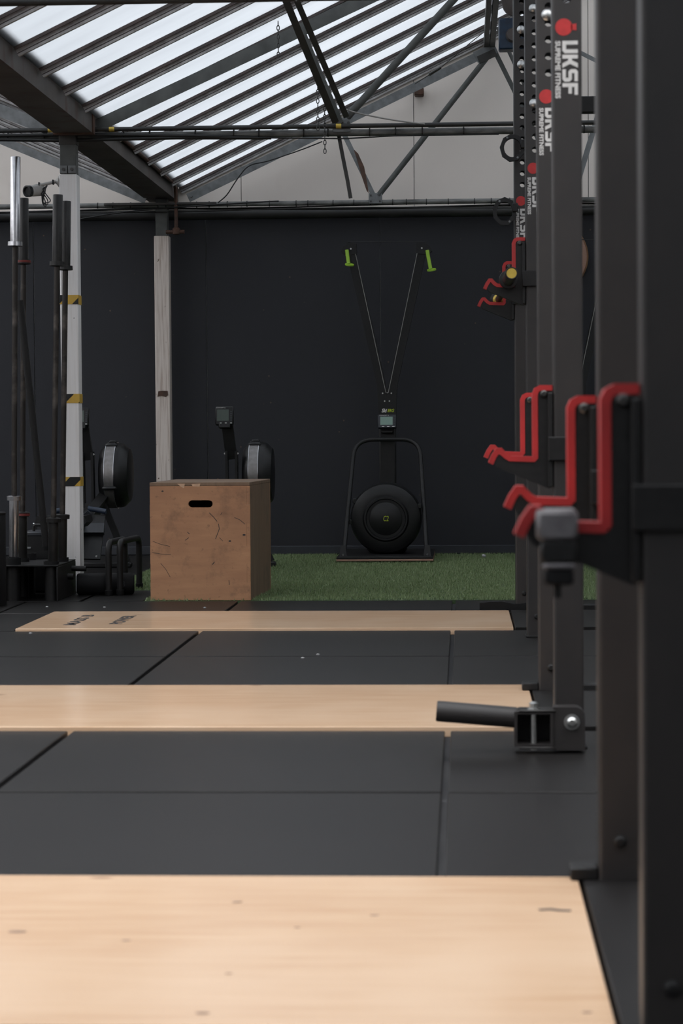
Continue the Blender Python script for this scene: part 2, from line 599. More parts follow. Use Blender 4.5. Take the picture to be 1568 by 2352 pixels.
def text_mesh(txt, size, M, name, mat, parent, local=True, bold=0.0, width=None, shear=0.0, depth=0.0006):
    cu = bpy.data.curves.new(name, 'FONT')
    cu.body = txt
    cu.size = size
    cu.align_x, cu.align_y = 'CENTER', 'CENTER'
    cu.offset = bold
    cu.shear = shear
    cu.extrude = depth / 2
    cu.resolution_u = 3
    o = bpy.data.objects.new(name + '_c', cu)
    COL.objects.link(o)
    bpy.context.view_layer.update()
    dg = bpy.context.evaluated_depsgraph_get()
    me = bpy.data.meshes.new_from_object(o.evaluated_get(dg))
    bpy.data.objects.remove(o)
    bpy.data.curves.remove(cu)
    xs = [v_.co.x for v_ in me.vertices]
    k = 1.0
    if width and xs:
        k = width / (max(xs) - min(xs))
    off = Vector((0, 0, 0)) if local else Vector(parent['_w'])
    for v_ in me.vertices:
        v_.co = (M @ Vector((v_.co.x * k, v_.co.y, v_.co.z))) - off
    me.name = name
    me.materials.clear()
    me.materials.append(MATS[mat])
    ob = bpy.data.objects.new(name, me)
    COL.objects.link(ob)
    ob.parent = parent
    ob['_w'] = tuple(off)
    return ob


def frame(o, x, y):
    """4x4 matrix with origin o, local X along x and local Y along y"""
    x, y = Vector(x).normalized(), Vector(y).normalized()
    z = x.cross(y)
    M = Matrix((x, y, z)).transposed().to_4x4()
    M.translation = Vector(o)
    return M


def circle(cx, cy, r, n=12, ph=0.0):
    return [(cx + r * math.cos(ph + 2 * math.pi * i / n), cy + r * math.sin(ph + 2 * math.pi * i / n)) for i in range(n)]


def arc(cx, cy, r, a0, a1, n=6):
    return [(cx + r * math.cos(math.radians(a0 + (a1 - a0) * i / n)), cy + r * math.sin(math.radians(a0 + (a1 - a0) * i / n))) for i in range(n + 1)]


def smooth_path(pts, rad, n=5):
    """polyline with its corners rounded"""
    P = [Vector(p) for p in pts]
    out = [P[0]]
    for i in range(1, len(P) - 1):
        a, b, c = P[i - 1], P[i], P[i + 1]
        d0, d1 = (a - b), (c - b)
        r0 = min(rad, d0.length * 0.48, d1.length * 0.48)
        s, e = b + d0.normalized() * r0, b + d1.normalized() * r0
        for k in range(n + 1):
            t = k / n
            out.append(s * (1 - t) ** 2 + b * 2 * t * (1 - t) + e * t ** 2)
    out.append(P[-1])
    return out


# ================================================================== SETTING
ROOM_X0, ROOM_X1, ROOM_Y0 = -6.9, 2.75, -4.0

# ---- floor: slab with rubber mats
floor = MB().box((ROOM_X0, ROOM_Y0, -0.20), (ROOM_X1, WALL_Y + 0.2, -0.02)).build('floor', 'concrete', smooth=False, origin=(0, 0, -0.2))
tag(floor, 'dark concrete floor laid with square black rubber mats', 'floor', kind='structure')
MX = -0.045
PLAT = [(9.72, 10.66), (6.47, 7.55), (3.20, 4.30)]     # depth range of each wooden platform
PLX0, PLX1 = -1.915, 0.212
TURF_Y0, TURF_Y1, TURF_X0 = 11.44, 15.62, -1.92
GAP, GAP_Y = 0.008, 0.011
MATW = 1.072


def mat_piece(x0, x1, y0, y1, z1=0.0, nm='rubber_mat'):
    if x1 - x0 < 0.03 or y1 - y0 < 0.03:
        return
    o = MB().box((x0 + GAP, y0 + GAP_Y, -0.02), (x1 - GAP, y1 - GAP_Y, z1), 0.0025).build(nm, 'rubber_mat', floor)
    # own texture placement for every mat
    c = Vector(((x0 + x1) / 2, (y0 + y1) / 2, 0))
    w = Vector(floor['_w'])
    off = c - w
    for v_ in o.data.vertices:
        v_.co -= off
    o.location = off
    return o


cols = [MX - MATW * 2, MX - MATW, MX, MX + MATW, MX + 2 * MATW, ROOM_X1 - 0.02]
rows_mats = [(TURF_Y0 - 0.012, PLAT[0][1]), (PLAT[0][0], 8.60), (8.60, PLAT[1][1]), (PLAT[1][0], 5.36), (5.36, PLAT[2][1]),
             (PLAT[2][0], 2.15), (2.15, 1.08), (1.08, 0.0), (0.0, -1.08)]
for (yb, ya) in [(max(a, b), min(a, b)) for a, b in rows_mats]:
    for i in range(len(cols) - 1):
        mat_piece(cols[i], cols[i + 1], ya, yb)
    for k in range(1, 4):
        mat_piece(cols[0] - MATW * k, cols[0] - MATW * (k - 1), ya, yb)
for y0, y1 in PLAT:       # mats left and right of each platform
    mat_piece(PLX1, cols[3], y0, y1, 0.012)
    mat_piece(cols[3], cols[4], y0, y1)
    mat_piece(cols[4], cols[5], y0, y1)
    mat_piece(cols[0] - MATW, PLX0, y0, y1)
    mat_piece(cols[0] - 2 * MATW, cols[0] - MATW, y0, y1)

for ya in (11.44, 12.50, 13.57, 14.64):     # mats beside the turf
    for k in range(4):
        mat_piece(TURF_X0 - 0.005 - MATW * (k + 1), TURF_X0 - 0.005 - MATW * k, ya, min(ya + 1.065, 15.66))

# ---- artificial turf
TURF_NX, TURF_NY = -1.60, 12.20      # its near left corner is cut out
mat_piece(TURF_X0, TURF_NX, TURF_Y0, TURF_NY)
bk = MB().box((TURF_NX, TURF_Y0, -0.02), (ROOM_X1 - 0.02, TURF_NY, 0.0)).box((TURF_X0, TURF_NY, -0.02), (ROOM_X1 - 0.02, TURF_Y1 + 0.06, 0.0)).build('turf', 'grass_backing', smooth=False)
tag(bk, 'green artificial turf strip in front of the navy wall', 'turf', kind='stuff')
NB = 150000
gx = rng.uniform(TURF_X0, 1.9, NB); gy = rng.uniform(TURF_Y0, TURF_Y1, NB)
cut = (gx < TURF_NX) & (gy < TURF_NY)
gx[cut] += 2.0
ang = rng.uniform(0, math.tau, NB); hgt = rng.uniform(0.009, 0.018, NB)
lean = rng.uniform(0.0, 0.010, NB); la = rng.uniform(0, math.tau, NB)
hw = 0.0026
V = np.zeros((NB, 3, 3))
V[:, 0, 0] = gx - hw * np.cos(ang); V[:, 0, 1] = gy - hw * np.sin(ang)
V[:, 1, 0] = gx + hw * np.cos(ang); V[:, 1, 1] = gy + hw * np.sin(ang)
V[:, 2, 0] = gx + lean * np.cos(la); V[:, 2, 1] = gy + lean * np.sin(la); V[:, 2, 2] = hgt
gm = bpy.data.meshes.new('grass_pile')
gm.vertices.add(NB * 3); gm.vertices.foreach_set('co', (V - np.array(bk['_w'])).reshape(-1))
gm.loops.add(NB * 3); gm.loops.foreach_set('vertex_index', np.arange(NB * 3, dtype=np.int32))
gm.polygons.add(NB); gm.polygons.foreach_set('loop_start', np.arange(0, NB * 3, 3, dtype=np.int32))
gm.update(calc_edges=True)
gm.materials.append(MATS['grass_blade'])
go = bpy.data.objects.new('grass_pile', gm); COL.objects.link(go); go.parent = bk; go['kind'] = 'stuff'

# ---- far wall: navy boards below, beige boards in the gable
SPLIT_Z = 2.36


def roof_z(x):
    """underside of the glazing"""
    if x < (GUT_X0 + GUT_X1) / 2:
        lx = GUT_X0 - 0.03
        if x < lx - 2.4:
            return GLASS_Z + 0.43 * 2.4 - 0.43 * (lx - 2.4 - x)
        return GLASS_Z + 0.43 * max(0, lx - x)
    if x > RIDGE_X:
        return GLASS_Z + SLOPE * (RIDGE_X - GLASS_X) - 0.75 * (x - RIDGE_X)
    return GLASS_Z + SLOPE * max(0, x - GLASS_X)


wall_far = MB().box((ROOM_X0 - 0.2, WALL_Y, -0.1), (ROOM_X1 + 0.2, WALL_Y + 0.2, 2.42)).build('wall_far', 'side_wall', smooth=False, origin=(0, WALL_Y, 0))
tag(wall_far, 'far wall of navy boards with beige boards in the gable', 'wall', kind='structure')
seam0 = at(874, 800, WALL_Y).x
x = seam0 - 1.19 * 5
while x < ROOM_X1:
    o = MB().box((max(x, ROOM_X0) + 0.002, WALL_Y - 0.012, 0.0), (min(x + 1.19, ROOM_X1) - 0.002, WALL_Y, SPLIT_Z), 0.003).build('panel', 'navy_board', wall_far)
    x += 1.19
gs = at(950, 300, WALL_Y).x
x = gs - 1.18 * 5
while x < ROOM_X1:
    a, b = max(x, ROOM_X0) + 0.0025, min(x + 1.18, ROOM_X1) - 0.0025
    xs = sorted({a, b, *[q for q in (GUT_X0 - 0.03, GUT_X1 + 0.03, RIDGE_X, GUT_X0 - 2.43) if a < q < b]})
    poly = [(a, SPLIT_Z + 0.004), (b, SPLIT_Z + 0.004)] + [(q, max(roof_z(q), 2.42)) for q in reversed(xs)]
    M = frame((0, WALL_Y, 0), (1, 0, 0), (0, 0, 1))
    MB().prism(poly, [], M, 0.012).build('gable_panel', 'gable_board', wall_far, smooth=False)
    x += 1.18
gx_ = [ROOM_X0 - 0.2, GUT_X0 - 2.43, GUT_X0 - 0.03, GUT_X1 + 0.03, RIDGE_X, ROOM_X1 + 0.2]
MB().prism([(gx_[0], 2.40), (gx_[-1], 2.40)] + [(q, max(roof_z(q) + 0.04, 2.43)) for q in reversed(gx_)], [], frame((0, WALL_Y + 0.15, 0), (1, 0, 0), (0, 0, 1)), 0.148).build('gable_core', 'side_wall', wall_far, smooth=False)
sk = MB().box((ROOM_X0, WALL_Y - 0.032, 0.0), (ROOM_X1, WALL_Y - 0.0125, 0.062), 0.006).build('baseboard_far', 'skirting_navy')
tag(sk, 'low navy skirting board along the foot of the far wall', 'baseboard', kind='structure')

# ---- other walls (outside the picture)
w = MB().box((ROOM_X0 - 0.2, ROOM_Y0, -0.1), (ROOM_X0, WALL_Y, 2.6)).build('wall_left', 'side_wall', smooth=False)
tag(w, 'grey side wall on the left of the hall', 'wall', kind='structure')
w = MB().box((ROOM_X1, ROOM_Y0, -0.1), (ROOM_X1 + 0.2, WALL_Y, 2.9)).build('wall_right', 'side_wall', smooth=False)
tag(w, 'grey side wall behind the racks on the right', 'wall', kind='structure')
b = MB()
b.box((ROOM_X0, ROOM_Y0 - 0.2, -0.1), (-4.9, ROOM_Y0, 4.3))
b.box((1.2, ROOM_Y0 - 0.2, -0.1), (ROOM_X1, ROOM_Y0, 4.3))
b.box((-4.9, ROOM_Y0 - 0.2, -0.1), (1.2, ROOM_Y0, 4.3))
w = b.build('wall_near', 'side_wall', smooth=False)
tag(w, 'plain grey wall closing the hall behind the viewer', 'wall', kind='structure')

# ---- glazed roof: every sheet and every glazing bar is a piece
ceiling = thing('ceiling', (0, 0, 2.4), 'pitched roof of white translucent sheets between grey glazing bars', 'ceiling')
ceiling['kind'] = 'structure'
PITCH_Y = 0.588
Y_BARS = [15.18 + PITCH_Y * 0.83] + [15.18 - PITCH_Y * k for k in range(33)]
CLEAR_Y = (2.6, 6.8)  # stretch where clear sheets are added out of view to brighten the foreground


def slope_frame(x0, z0, x1, z1, y):
    """X along the slope (upwards), Y along the hall"""
    d = Vector((x1 - x0, 0, z1 - z0))
    return frame((x0, y, z0), d, (0, 1, 0)), d.length


def build_slope(x0, z0, x1, z1, CLEAR_Y=CLEAR_Y):
    M, L = slope_frame(x0, z0, x1, z1, 0)
    Rm = M.to_3x3()
    nrm = Vector((0, 0, 1)) if (Rm @ Vector((0, 0, 1))).z > 0 else Vector((0, 0, -1))
    s = nrm.z
    pane = bar = shade_lip = clear = None
    for k, y in enumerate(Y_BARS):
        if k == 1:      # its sheet is already there
            b_ = bar.copy(); COL.objects.link(b_)
            l_ = shade_lip.copy(); COL.objects.link(l_); l_.parent = b_
            Mb = M.copy()
            Mb.translation = Vector((x0, y, z0)) - Vector(ceiling.location)
            b_.matrix_local = Mb
            continue
        if pane is None:
            pm = MB().box((0, 0, 0.0), (L, PITCH_Y - 0.02, 0.006))
            pane = pm.build('pane', 'roof_sheet', ceiling, local=True, smooth=False)
            bm_ = MB()
            def zb2_(lo_, hi_, w_):
                bm_.box((0, -w_, min(lo_ * s, hi_ * s)), (L, w_, max(lo_ * s, hi_ * s)))
            zb2_(-0.010, -0.002, 0.027)
            zb2_(-0.027, -0.010, 0.007)
            zb2_(-0.043, -0.032, 0.010)
            bar = bm_.build('glazing_bar', 'bar_grey', ceiling, local=True, smooth=False)
            lm = MB()
            for yy in (-0.033, 0.023):
                lm.box((0, yy, (-0.016 if s > 0 else 0.002)), (L, yy + 0.010, (-0.002 if s > 0 else 0.016)))
            lm.box((0, -0.005, min(-0.032 * s, -0.027 * s)), (L, 0.005, max(-0.032 * s, -0.027 * s)))  # dark neck stands in for the shadow line above the bulb
            shade_lip = lm.build('shade_lip', 'bar_shade', bar, local=True, smooth=False)
            p_, b_ = pane, bar
        else:
            if CLEAR_Y[0] < y < CLEAR_Y[1] and clear is None:
                clear = pane.copy()
                clear.data = pane.data.copy()
                clear.data.materials.clear()
                clear.data.materials.append(MATS['added_clear_sheet'])
                p_ = clear
            else:
                p_ = (clear if clear is not None and CLEAR_Y[0] < y < CLEAR_Y[1] else pane).copy()
            b_ = bar.copy()
            COL.objects.link(p_); COL.objects.link(b_)
            l_ = shade_lip.copy(); COL.objects.link(l_); l_.parent = b_
        Mk = M.copy()
        Mk.translation = Vector((x0, y + 0.01, z0)) - Vector(ceiling.location)
        p_.matrix_local = Mk
        if k == 0:
            Mk.translation.y -= PITCH_Y * 0.83
            p_.matrix_local = Mk
        Mb = M.copy()
        Mb.translation = Vector((x0, y, z0)) - Vector(ceiling.location)
        b_.matrix_local = Mb


RIDGE_Z = GLASS_Z + SLOPE * (RIDGE_X - GLASS_X)
build_slope(GLASS_X - 0.02, GLASS_Z, RIDGE_X, RIDGE_Z)
build_slope(GUT_X0 - 0.02, GLASS_Z, GUT_X0 - 2.42, GLASS_Z + 0.43 * 2.40)
o = MB().box((RIDGE_X - 0.03, ROOM_Y0, RIDGE_Z - 0.10), (RIDGE_X + 0.03, WALL_Y, RIDGE_Z + 0.05)).build('ridge_board', 'purlin_dark', ceiling, smooth=False)
build_slope(ROOM_X1 + 0.25, RIDGE_Z - 0.75 * (ROOM_X1 + 0.25 - RIDGE_X), RIDGE_X + 0.02, RIDGE_Z)
build_slope(ROOM_X0 - 0.25, GLASS_Z, GUT_X0 - 2.44, GLASS_Z + 0.43 * 2.40, (-5, 15.0))  # unseen outer slope, made clear to brighten column and gable from the left

# ---- valley gutter
b = MB()
b.box((GUT_X0, ROOM_Y0, GUT_Z0), (GUT_X1, WALL_Y - 0.013, GUT_Z0 + 0.012))
for xx in (GUT_X0, GUT_X1 - 0.012):
    b.box((xx, ROOM_Y0, GUT_Z0 + 0.012), (xx + 0.012, WALL_Y - 0.013, GUT_Z1))
for xx, s in ((GUT_X0, -1), (GUT_X1, 1)):
    b.box((min(xx, xx + s * 0.035), ROOM_Y0, GUT_Z1 - 0.012), (max(xx, xx + s * 0.035), WALL_Y - 0.013, GUT_Z1))
g = thing('valley_gutter', (-2.03, 5.8, GUT_Z0), 'rusty dark steel valley gutter running along between the two glazed roofs', 'gutter')
b.build('channel', 'gutter_rust', g, smooth=False)
for yy in (3.4, 8.25, 12.02):
    MB().box((GUT_X0 - 0.008, yy, GUT_Z0 - 0.008), (GUT_X1 + 0.008, yy + 0.05, GUT_Z1 - 0.02), 0.003).build('joint_strap', 'rust_pipe', g)
pts = [(GUT_X1 + 0.02, 12.3, GUT_Z1 - 0.035), (GUT_X1 + 0.02, 15.3, GUT_Z1 - 0.045), (GUT_X1 + 0.02, 15.38, GUT_Z1 - 0.06), (GUT_X1 + 0.02, 15.40, 2.36), (GUT_X1 + 0.02, 15.40, 2.20)]
g2 = thing('downpipe', (GUT_X1 + 0.02, 15.4, 2.2), 'thin rusty pipe running along the gutter and down its far end', 'pipe')
MB().tube(smooth_path(pts, 0.06), 0.012).build('pipe', 'rust_pipe', g2)
MB().lathe((GUT_X1 + 0.02, 15.40, 2.17), (0, 0, 1), [(0, 0.014), (0.005, 0.024), (0.04, 0.026), (0.05, 0.014)]).build('union', 'rust_pipe', g2)
MB().cyl((GUT_X1 - 0.05, 15.40, 2.19), (GUT_X1 + 0.075, 15.40, 2.19), 0.013).build('valve_stub', 'rust_pipe', g2)


# ---- columns
def tape_band(col, x0, x1, y0, y1, z0, z1, phase):
    """hazard tape: yellow shell with black slanted stripes standing a hair proud"""
    t = MB().box((x0 - 0.002, y0 - 0.002, z0), (x1 + 0.002, y1 + 0.002, z1)).build('hazard_tape', 'yellow_tape', col, smooth=False)
    w = x1 - x0 + 0.004
    h = z1 - z0
    M = frame((x0 - 0.002, y0 - 0.002, z0), (1, 0, 0), (0, 0, 1))
    for k in range(-3, 4):
        s = phase + k * 0.14
        q = [(s, 0), (s + 0.07, 0), (s + 0.07 + h, h), (s + h, h)]
        # clip to the band
        lo, hi = 0.0, w
        def clip(poly, ax, sign):
            out = []
            for i in range(len(poly)):
                p, r_ = poly[i - 1], poly[i]
                pin, rin = sign * (p[0] - ax) >= 0, sign * (r_[0] - ax) >= 0
                if pin != rin:
                    tt = (ax - p[0]) / (r_[0] - p[0])
                    out.append((ax, p[1] + tt * (r_[1] - p[1])))
                if rin:
                    out.append(r_)
            return out
        q = clip(q, lo, 1)
        if q: q = clip(q, hi, -1)
        if len(q) >= 3:
            MB().prism(q, [], M, 0.0008).build('stripe', 'black_tape', t, smooth=False)


c1 = at(159, 400, T1)
cx = c1.x
CW = 0.048
col1 = thing('steel_column', (cx, T1, 0.0), 'white painted column with black and yellow tape bands beside the barbells', 'column')
zt = at(159, 402, T1).z
MB().box((cx - CW, T1 - CW, 0.0), (cx + CW, T1 + CW, zt), 0.004).build('shaft', 'column_white', col1)
MB().box((cx - CW + 0.006, T1 - CW + 0.006, zt), (cx + CW - 0.006, T1 + CW - 0.006, GUT_Z0), 0.003).build('steel_stub', 'truss_paint', col1)
for sx in (-1, 1):
    pl = MB().box((cx + sx * 0.022 - 0.02, T1 - CW - 0.003, zt + 0.004), (cx + sx * 0.022 + 0.02, T1 - CW + 0.006, zt + 0.045), 0.002).build('splice_plate', 'galvanised', col1)
    MB().cyl((cx + sx * 0.022, T1 - CW - 0.01, zt + 0.024), (cx + sx * 0.022, T1 - CW - 0.003, zt + 0.024), 0.009, n=6).build('bolt', 'dark_steel', pl)
MB().box((cx - CW + 0.002, T1 - CW + 0.002, GUT_Z0 - 0.05), (cx + CW - 0.002, T1 + CW - 0.002, GUT_Z0), 0.002).build('cap_plate', 'purlin_dark', col1)
for ya, yb, ph in ((679, 700, 0.065), (905, 926, -0.047), (1095, 1116, -0.003)):
    tape_band(col1, cx - CW, cx + CW, T1 - CW, T1 + CW, at(159, yb, T1).z, at(159, ya, T1).z, ph)
c2 = at(373, 600, 15.5)
cx2 = c2.x
col2 = thing('steel_column', (cx2, 15.5, 0.0), 'weathered cream column against the navy wall behind the wooden box', 'column')
zt2 = at(373, 543, 15.5).z
MB().box((cx2 - 0.05, 15.45, 0.0), (cx2 + 0.05, 15.55, zt2), 0.004).build('shaft', 'column_cream', col2)
MB().box((cx2 - 0.04, 15.46, zt2), (cx2 + 0.04, 15.54, GUT_Z0), 0.003).build('steel_stub', 'truss_paint', col2)
zz = at(373, 905, 15.45).z
MB().prism([(-0.036, -0.018), (-0.01, -0.012), (0.02, -0.02), (0.036, -0.008), (0.034, 0.02), (0.0, 0.022), (-0.03, 0.019)], [],
           frame((cx2, 15.4485, zz), (1, 0, 0), (0, 0, 1)), 0.0012).build('bare_patch', 'rust_pipe', col2, smooth=False)

# ---- trusses
def truss_pipe_ties(b, x0, x1, y, z, r, step, w=0.004):
    x = x0
    while x < x1:
        b.cyl((x - w, y, z), (x + w, y, z), r * 1.12, n=12)
        x += step * random.uniform(0.6, 1.4)


TIE1_Z = at(700, 305, T1).z
tr1 = thing('roof_truss', (-0.6, T1, TIE1_Z), 'nearer grey steel roof truss above the taped white column', 'truss')
ch0, ch1 = at(240, 281, T1), at(833, 2, T1)
d = (ch1 - ch0)
ch_end = ch0 + d * 2.0
MB().bar(ch0 - d * 0.03, ch_end, 0.066, 0.008).bar(ch0 - d * 0.03 + Vector((0, 0.03, 0.028)), ch_end + Vector((0, 0.03, 0.028)), 0.008, 0.06).build('top_chord', 'truss_paint', tr1, smooth=False)
lc0, lc1 = at(112, 296, T1), at(-400, 100, T1)
MB().bar(lc0, lc1, 0.066, 0.008).build('top_chord', 'galvanised', tr1, smooth=False)
tie = MB().cyl((-6.0, T1 + 0.02, TIE1_Z), (2.7, T1 + 0.02, TIE1_Z), 0.019, n=14)
tie.build('bottom_tie', 'conduit_grey', tr1)
nd = at(783, 284, T1)
MB().bar(nd, at(690, 62, T1), 0.030, 0.05).build('web_member', 'truss_paint', tr1, smooth=False)
MB().bar(at(770, 280, T1 - 0.05), at(655, -2, T1 - 0.75), 0.036, 0.012).build('web_member', 'purlin_dark', tr1, smooth=False)
MB().bar(at(795, 268, T1 - 0.05), at(668, -30, T1 - 0.75), 0.030, 0.012).build('web_member', 'purlin_dark', tr1, smooth=False)
MB().cyl(at(796, 270, T1), at(1075, -38, T1), 0.020, n=12).build('web_member', 'truss_paint', tr1)
MB().box((nd.x - 0.045, T1 - 0.012, nd.z - 0.045), (nd.x + 0.05, T1 - 0.004, nd.z + 0.02), 0.002).build('gusset', 'galvanised', tr1)
for px in (771, 800):
    q = at(px, 283, T1)
    MB().cyl((q.x, T1 - 0.02, q.z), (q.x, T1 - 0.012, q.z), 0.008, n=6).build('bolt', 'dark_steel', tr1)

TIE2_Z = at(700, 466, T2).z
tr2 = thing('roof_truss', (-0.6, T2, TIE2_Z), 'farther grey steel roof truss standing against the beige gable', 'truss')
e0, e1 = at(432, 455, T2), at(1132, 112, T2)
MB().bar(e0, e1, 0.058, 0.008).bar(e0 + Vector((0, 0.03, 0.025)), e1 + Vector((0, 0.03, 0.025)), 0.008, 0.05).build('top_chord', 'galvanised', tr2, smooth=False)
f0, f1 = at(335, 459, T2), at(-300, 197, T2)
MB().bar(f0, f1, 0.055, 0.008).build('top_chord', 'galvanised', tr2, smooth=False)
MB().cyl((-6.0, T2 + 0.02, TIE2_Z), (2.7, T2 + 0.02, TIE2_Z), 0.017, n=12).build('bottom_tie', 'conduit_grey', tr2)
MB().bar(at(858, 450, T2), at(780, 288, T2), 0.032, 0.03).build('web_member', 'galvanised', tr2, smooth=False)
MB().cyl(at(868, 450, T2), at(1118, 132, T2), 0.019, n=12).build('web_member', 'truss_paint', tr2)
MB().bar(at(1137, 120, T2), at(1300, 450, T2), 0.030, 0.01).build('web_member', 'truss_paint', tr2, smooth=False)
MB().cyl(at(1142, 62, T2 - 0.1), at(1310, 420, T2 - 0.1), 0.013, n=10).build('web_member', 'truss_paint', tr2)
MB().bar(at(1316, 452, T2), at(1420, 110, T2), 0.036, 0.01).build('web_member', 'galvanised', tr2, smooth=False)
MB().bar(at(1210, 60, T2), at(1420, 165, T2), 0.026, 0.01).build('web_member', 'galvanised', tr2, smooth=False)
q = at(862, 456, T2)
MB().box((q.x - 0.045, T2 - 0.016, q.z - 0.035), (q.x + 0.045, T2 - 0.004, q.z + 0.035), 0.002).build('gusset', 'galvanised', tr2)
for sx in (-1, 1):
    for sz in (-1, 1):
        MB().cyl((q.x + sx * 0.03, T2 - 0.024, q.z + sz * 0.02), (q.x + sx * 0.03, T2 - 0.016, q.z + sz * 0.02), 0.006, n=6).build('bolt', 'dark_steel', tr2)
q = at(1115, 121, T2)
du = (e1 - e0).normalized()
MB().bar(q - du * 0.075, q + du * 0.075, 0.075, 0.016).build('splice_plate', 'galvanised', tr2, smooth=False)
MB().bar(at(1098, 138, T2 - 0.02), at(1138, 120, T2 - 0.02), 0.05, 0.01).build('gusset', 'purlin_dark', tr2, smooth=False)
q = at(205, 462, T2)
MB().box((at(240, 468, T2).x, T2 - 0.035, TIE2_Z - 0.006), (at(497, 468, T2).x, T2 + 0.0, TIE2_Z + 0.012), 0.003).build('seat_angle', 'purlin_dark', tr2)
for px, py in ((332, 452), (440, 450)):
    q = at(px, py, T2)
    MB().cyl((q.x, T2 - 0.02, q.z), (q.x, T2 - 0.004, q.z), 0.010, n=8).build('bolt', 'galvanised', tr2)

T0 = 8.62
tr0 = thing('roof_truss', (-0.6, T0, 2.43), 'nearest roof truss, its dark tie just showing along the top edge', 'truss')
MB().cyl((-6.0, T0, 2.466), (2.7, T0, 2.466), 0.014, n=14).build('bottom_tie', 'conduit_dark', tr0)
MB().bar((-1.86, T0, 2.46), (1.25, T0, 2.46 + 3.11 * 0.478), 0.066, 0.008).build('top_chord', 'truss_paint', tr0, smooth=False)
MB().bar((-0.62, T0, 2.46), (0.2, T0, 3.4), 0.03, 0.03).build('web_member', 'truss_paint', tr0, smooth=False)

# longitudinal purlins near the ridge
for px, w_, nm in ((1117, 0.032, 'darker'), (1131, 0.034, 'paler')):
    q = at(px, 95, 15.3)
    o = MB().box((q.x - w_ / 2, 6.0, q.z - 0.02), (q.x + w_ / 2, WALL_Y - 0.013, q.z + 0.06)).build('roof_purlin', 'purlin_dark' if nm == 'darker' else 'truss_paint', smooth=False)
    tag(o, '%s of the two steel purlins running side by side beneath the roof sheets' % nm, 'purlin', 'roof purlins')

# ---- conduits along truss 1
o = thing('conduit', (0, T1, TIE1_Z), 'dark conduit with tape bands strapped on top of the nearer truss tie', 'conduit')
z1 = TIE1_Z + 0.030
MB().tube([(-6, T1 - 0.02, z1), (-2.6, T1 - 0.02, z1), (-1.2, T1 - 0.02, z1), (0.5, T1 - 0.02, z1), (2.7, T1 - 0.02, z1)], 0.0125).build('pipe', 'conduit_dark', o)
for px in (118, 258, 778):
    q = at(px, 297, T1)
    MB().cyl((q.x - 0.014, T1 - 0.02, z1), (q.x + 0.014, T1 - 0.02, z1), 0.0135, n=12).build('tape_band', 'brass', o)
o2 = thing('cable_bundle', (-2, T1, TIE1_Z), 'black cables bundled and tied under the nearer truss tie', 'cables')
MB().tube([(-6, T1 - 0.02, TIE1_Z - 0.012), (-2.5, T1 - 0.02, TIE1_Z - 0.014), (-2.1, T1 - 0.022, TIE1_Z - 0.026), (-1.5, T1 - 0.012, TIE1_Z - 0.018), (-1.05, T1 + 0.01, TIE1_Z - 0.022)], 0.010).build('cable', 'cable_black', o2)
MB().tube([(-6, T1 - 0.025, TIE1_Z + 0.005), (-2.0, T1 - 0.025, TIE1_Z + 0.004), (-1.4, T1 - 0.015, TIE1_Z - 0.01), (-1.0, T1 + 0.02, TIE1_Z - 0.022)], 0.009).build('cable', 'cable_black', o2)
MB().tube([(-1.05, T1 + 0.01, TIE1_Z - 0.022), (-0.8, T1 - 0.005, TIE1_Z - 0.030), (-0.6, T1 - 0.005, TIE1_Z - 0.034), (-0.35, T1, TIE1_Z - 0.022), (0.2, T1 + 0.01, TIE1_Z - 0.020)], 0.004).build('cable', 'cable_black', o2)
x = -2.4
while x < 0.7:
    MB().cyl((x - 0.003, T1 + 0.012, TIE1_Z + 0.002), (x + 0.003, T1 + 0.012, TIE1_Z + 0.002), 0.024, n=12).build('cable_tie', 'cable_black', o2)
    x += random.uniform(0.12, 0.35)

# ---- pipes along the top of the navy boards
o = thing('wall_pipe', (0, 15.6, 2.3), 'thick dark pipe running along the top of the navy boards', 'pipe')
pz = at(700, 491, 15.6).z
MB().cyl((ROOM_X0, 15.60, pz), (ROOM_X1, 15.60, pz), 0.034, n=16).build('pipe', 'conduit_dark', o)
o = thing('wall_cables', (0, 15.5, 2.36), 'thin black cables strung along the wall above the dark pipe', 'cables')
za = at(700, 476, T2).z
for k, (r_, dz) in enumerate(((0.007, 0.0), (0.005, 0.012), (0.004, -0.012))):
    pts = [Vector((xx, T2 + 0.06 - 0.02 * k, za + dz + 0.008 * math.sin(xx * 2.3 + k * 1.7))) for xx in np.linspace(-6, 2.7, 40)]
    MB().tube(pts, r_, 8).build('cable', 'cable_black', o)
pts = [at(px, py, 15.38) for px, py in ((185, 503), (260, 490), (340, 481), (430, 474), (560, 466), (640, 462))]
MB().tube(smooth_path(pts, 0.1), 0.005, 8).build('cable', 'cable_black', o)
for px in np.arange(210, 1180, 46):
    q = at(px + random.uniform(-15, 15), 466, T2)
    MB().cyl((q.x - 0.003, T2 + 0.02, TIE2_Z), (q.x + 0.003, T2 + 0.02, TIE2_Z), 0.021, n=10).build('cable_tie', 'cable_black', o)
o = MB().tube(smooth_path([at(px, py, T2 - 0.05) for px, py in ((500, 466), (520, 450), (545, 410), (570, 378), (610, 372), (690, 345), (740, 325))], 0.1), 0.004, 8).build('slack_cable', 'cable_black')
tag(o, 'slack black cable hanging off the far truss chord', 'cable')
o = MB().tube(smooth_path([at(px, py, T1 - 0.06) for px, py in ((786, 248), (800, 254), (830, 262), (880, 272), (930, 280), (975, 285))], 0.1), 0.004, 8).build('slack_cable', 'cord_grey')
tag(o, 'grey cable sagging beside the nearer truss node', 'cable')
o = thing('tension_wire', tuple(at(950, 195, 15.3)), 'thin wire with a turnbuckle stretched along the far truss chord', 'wire')
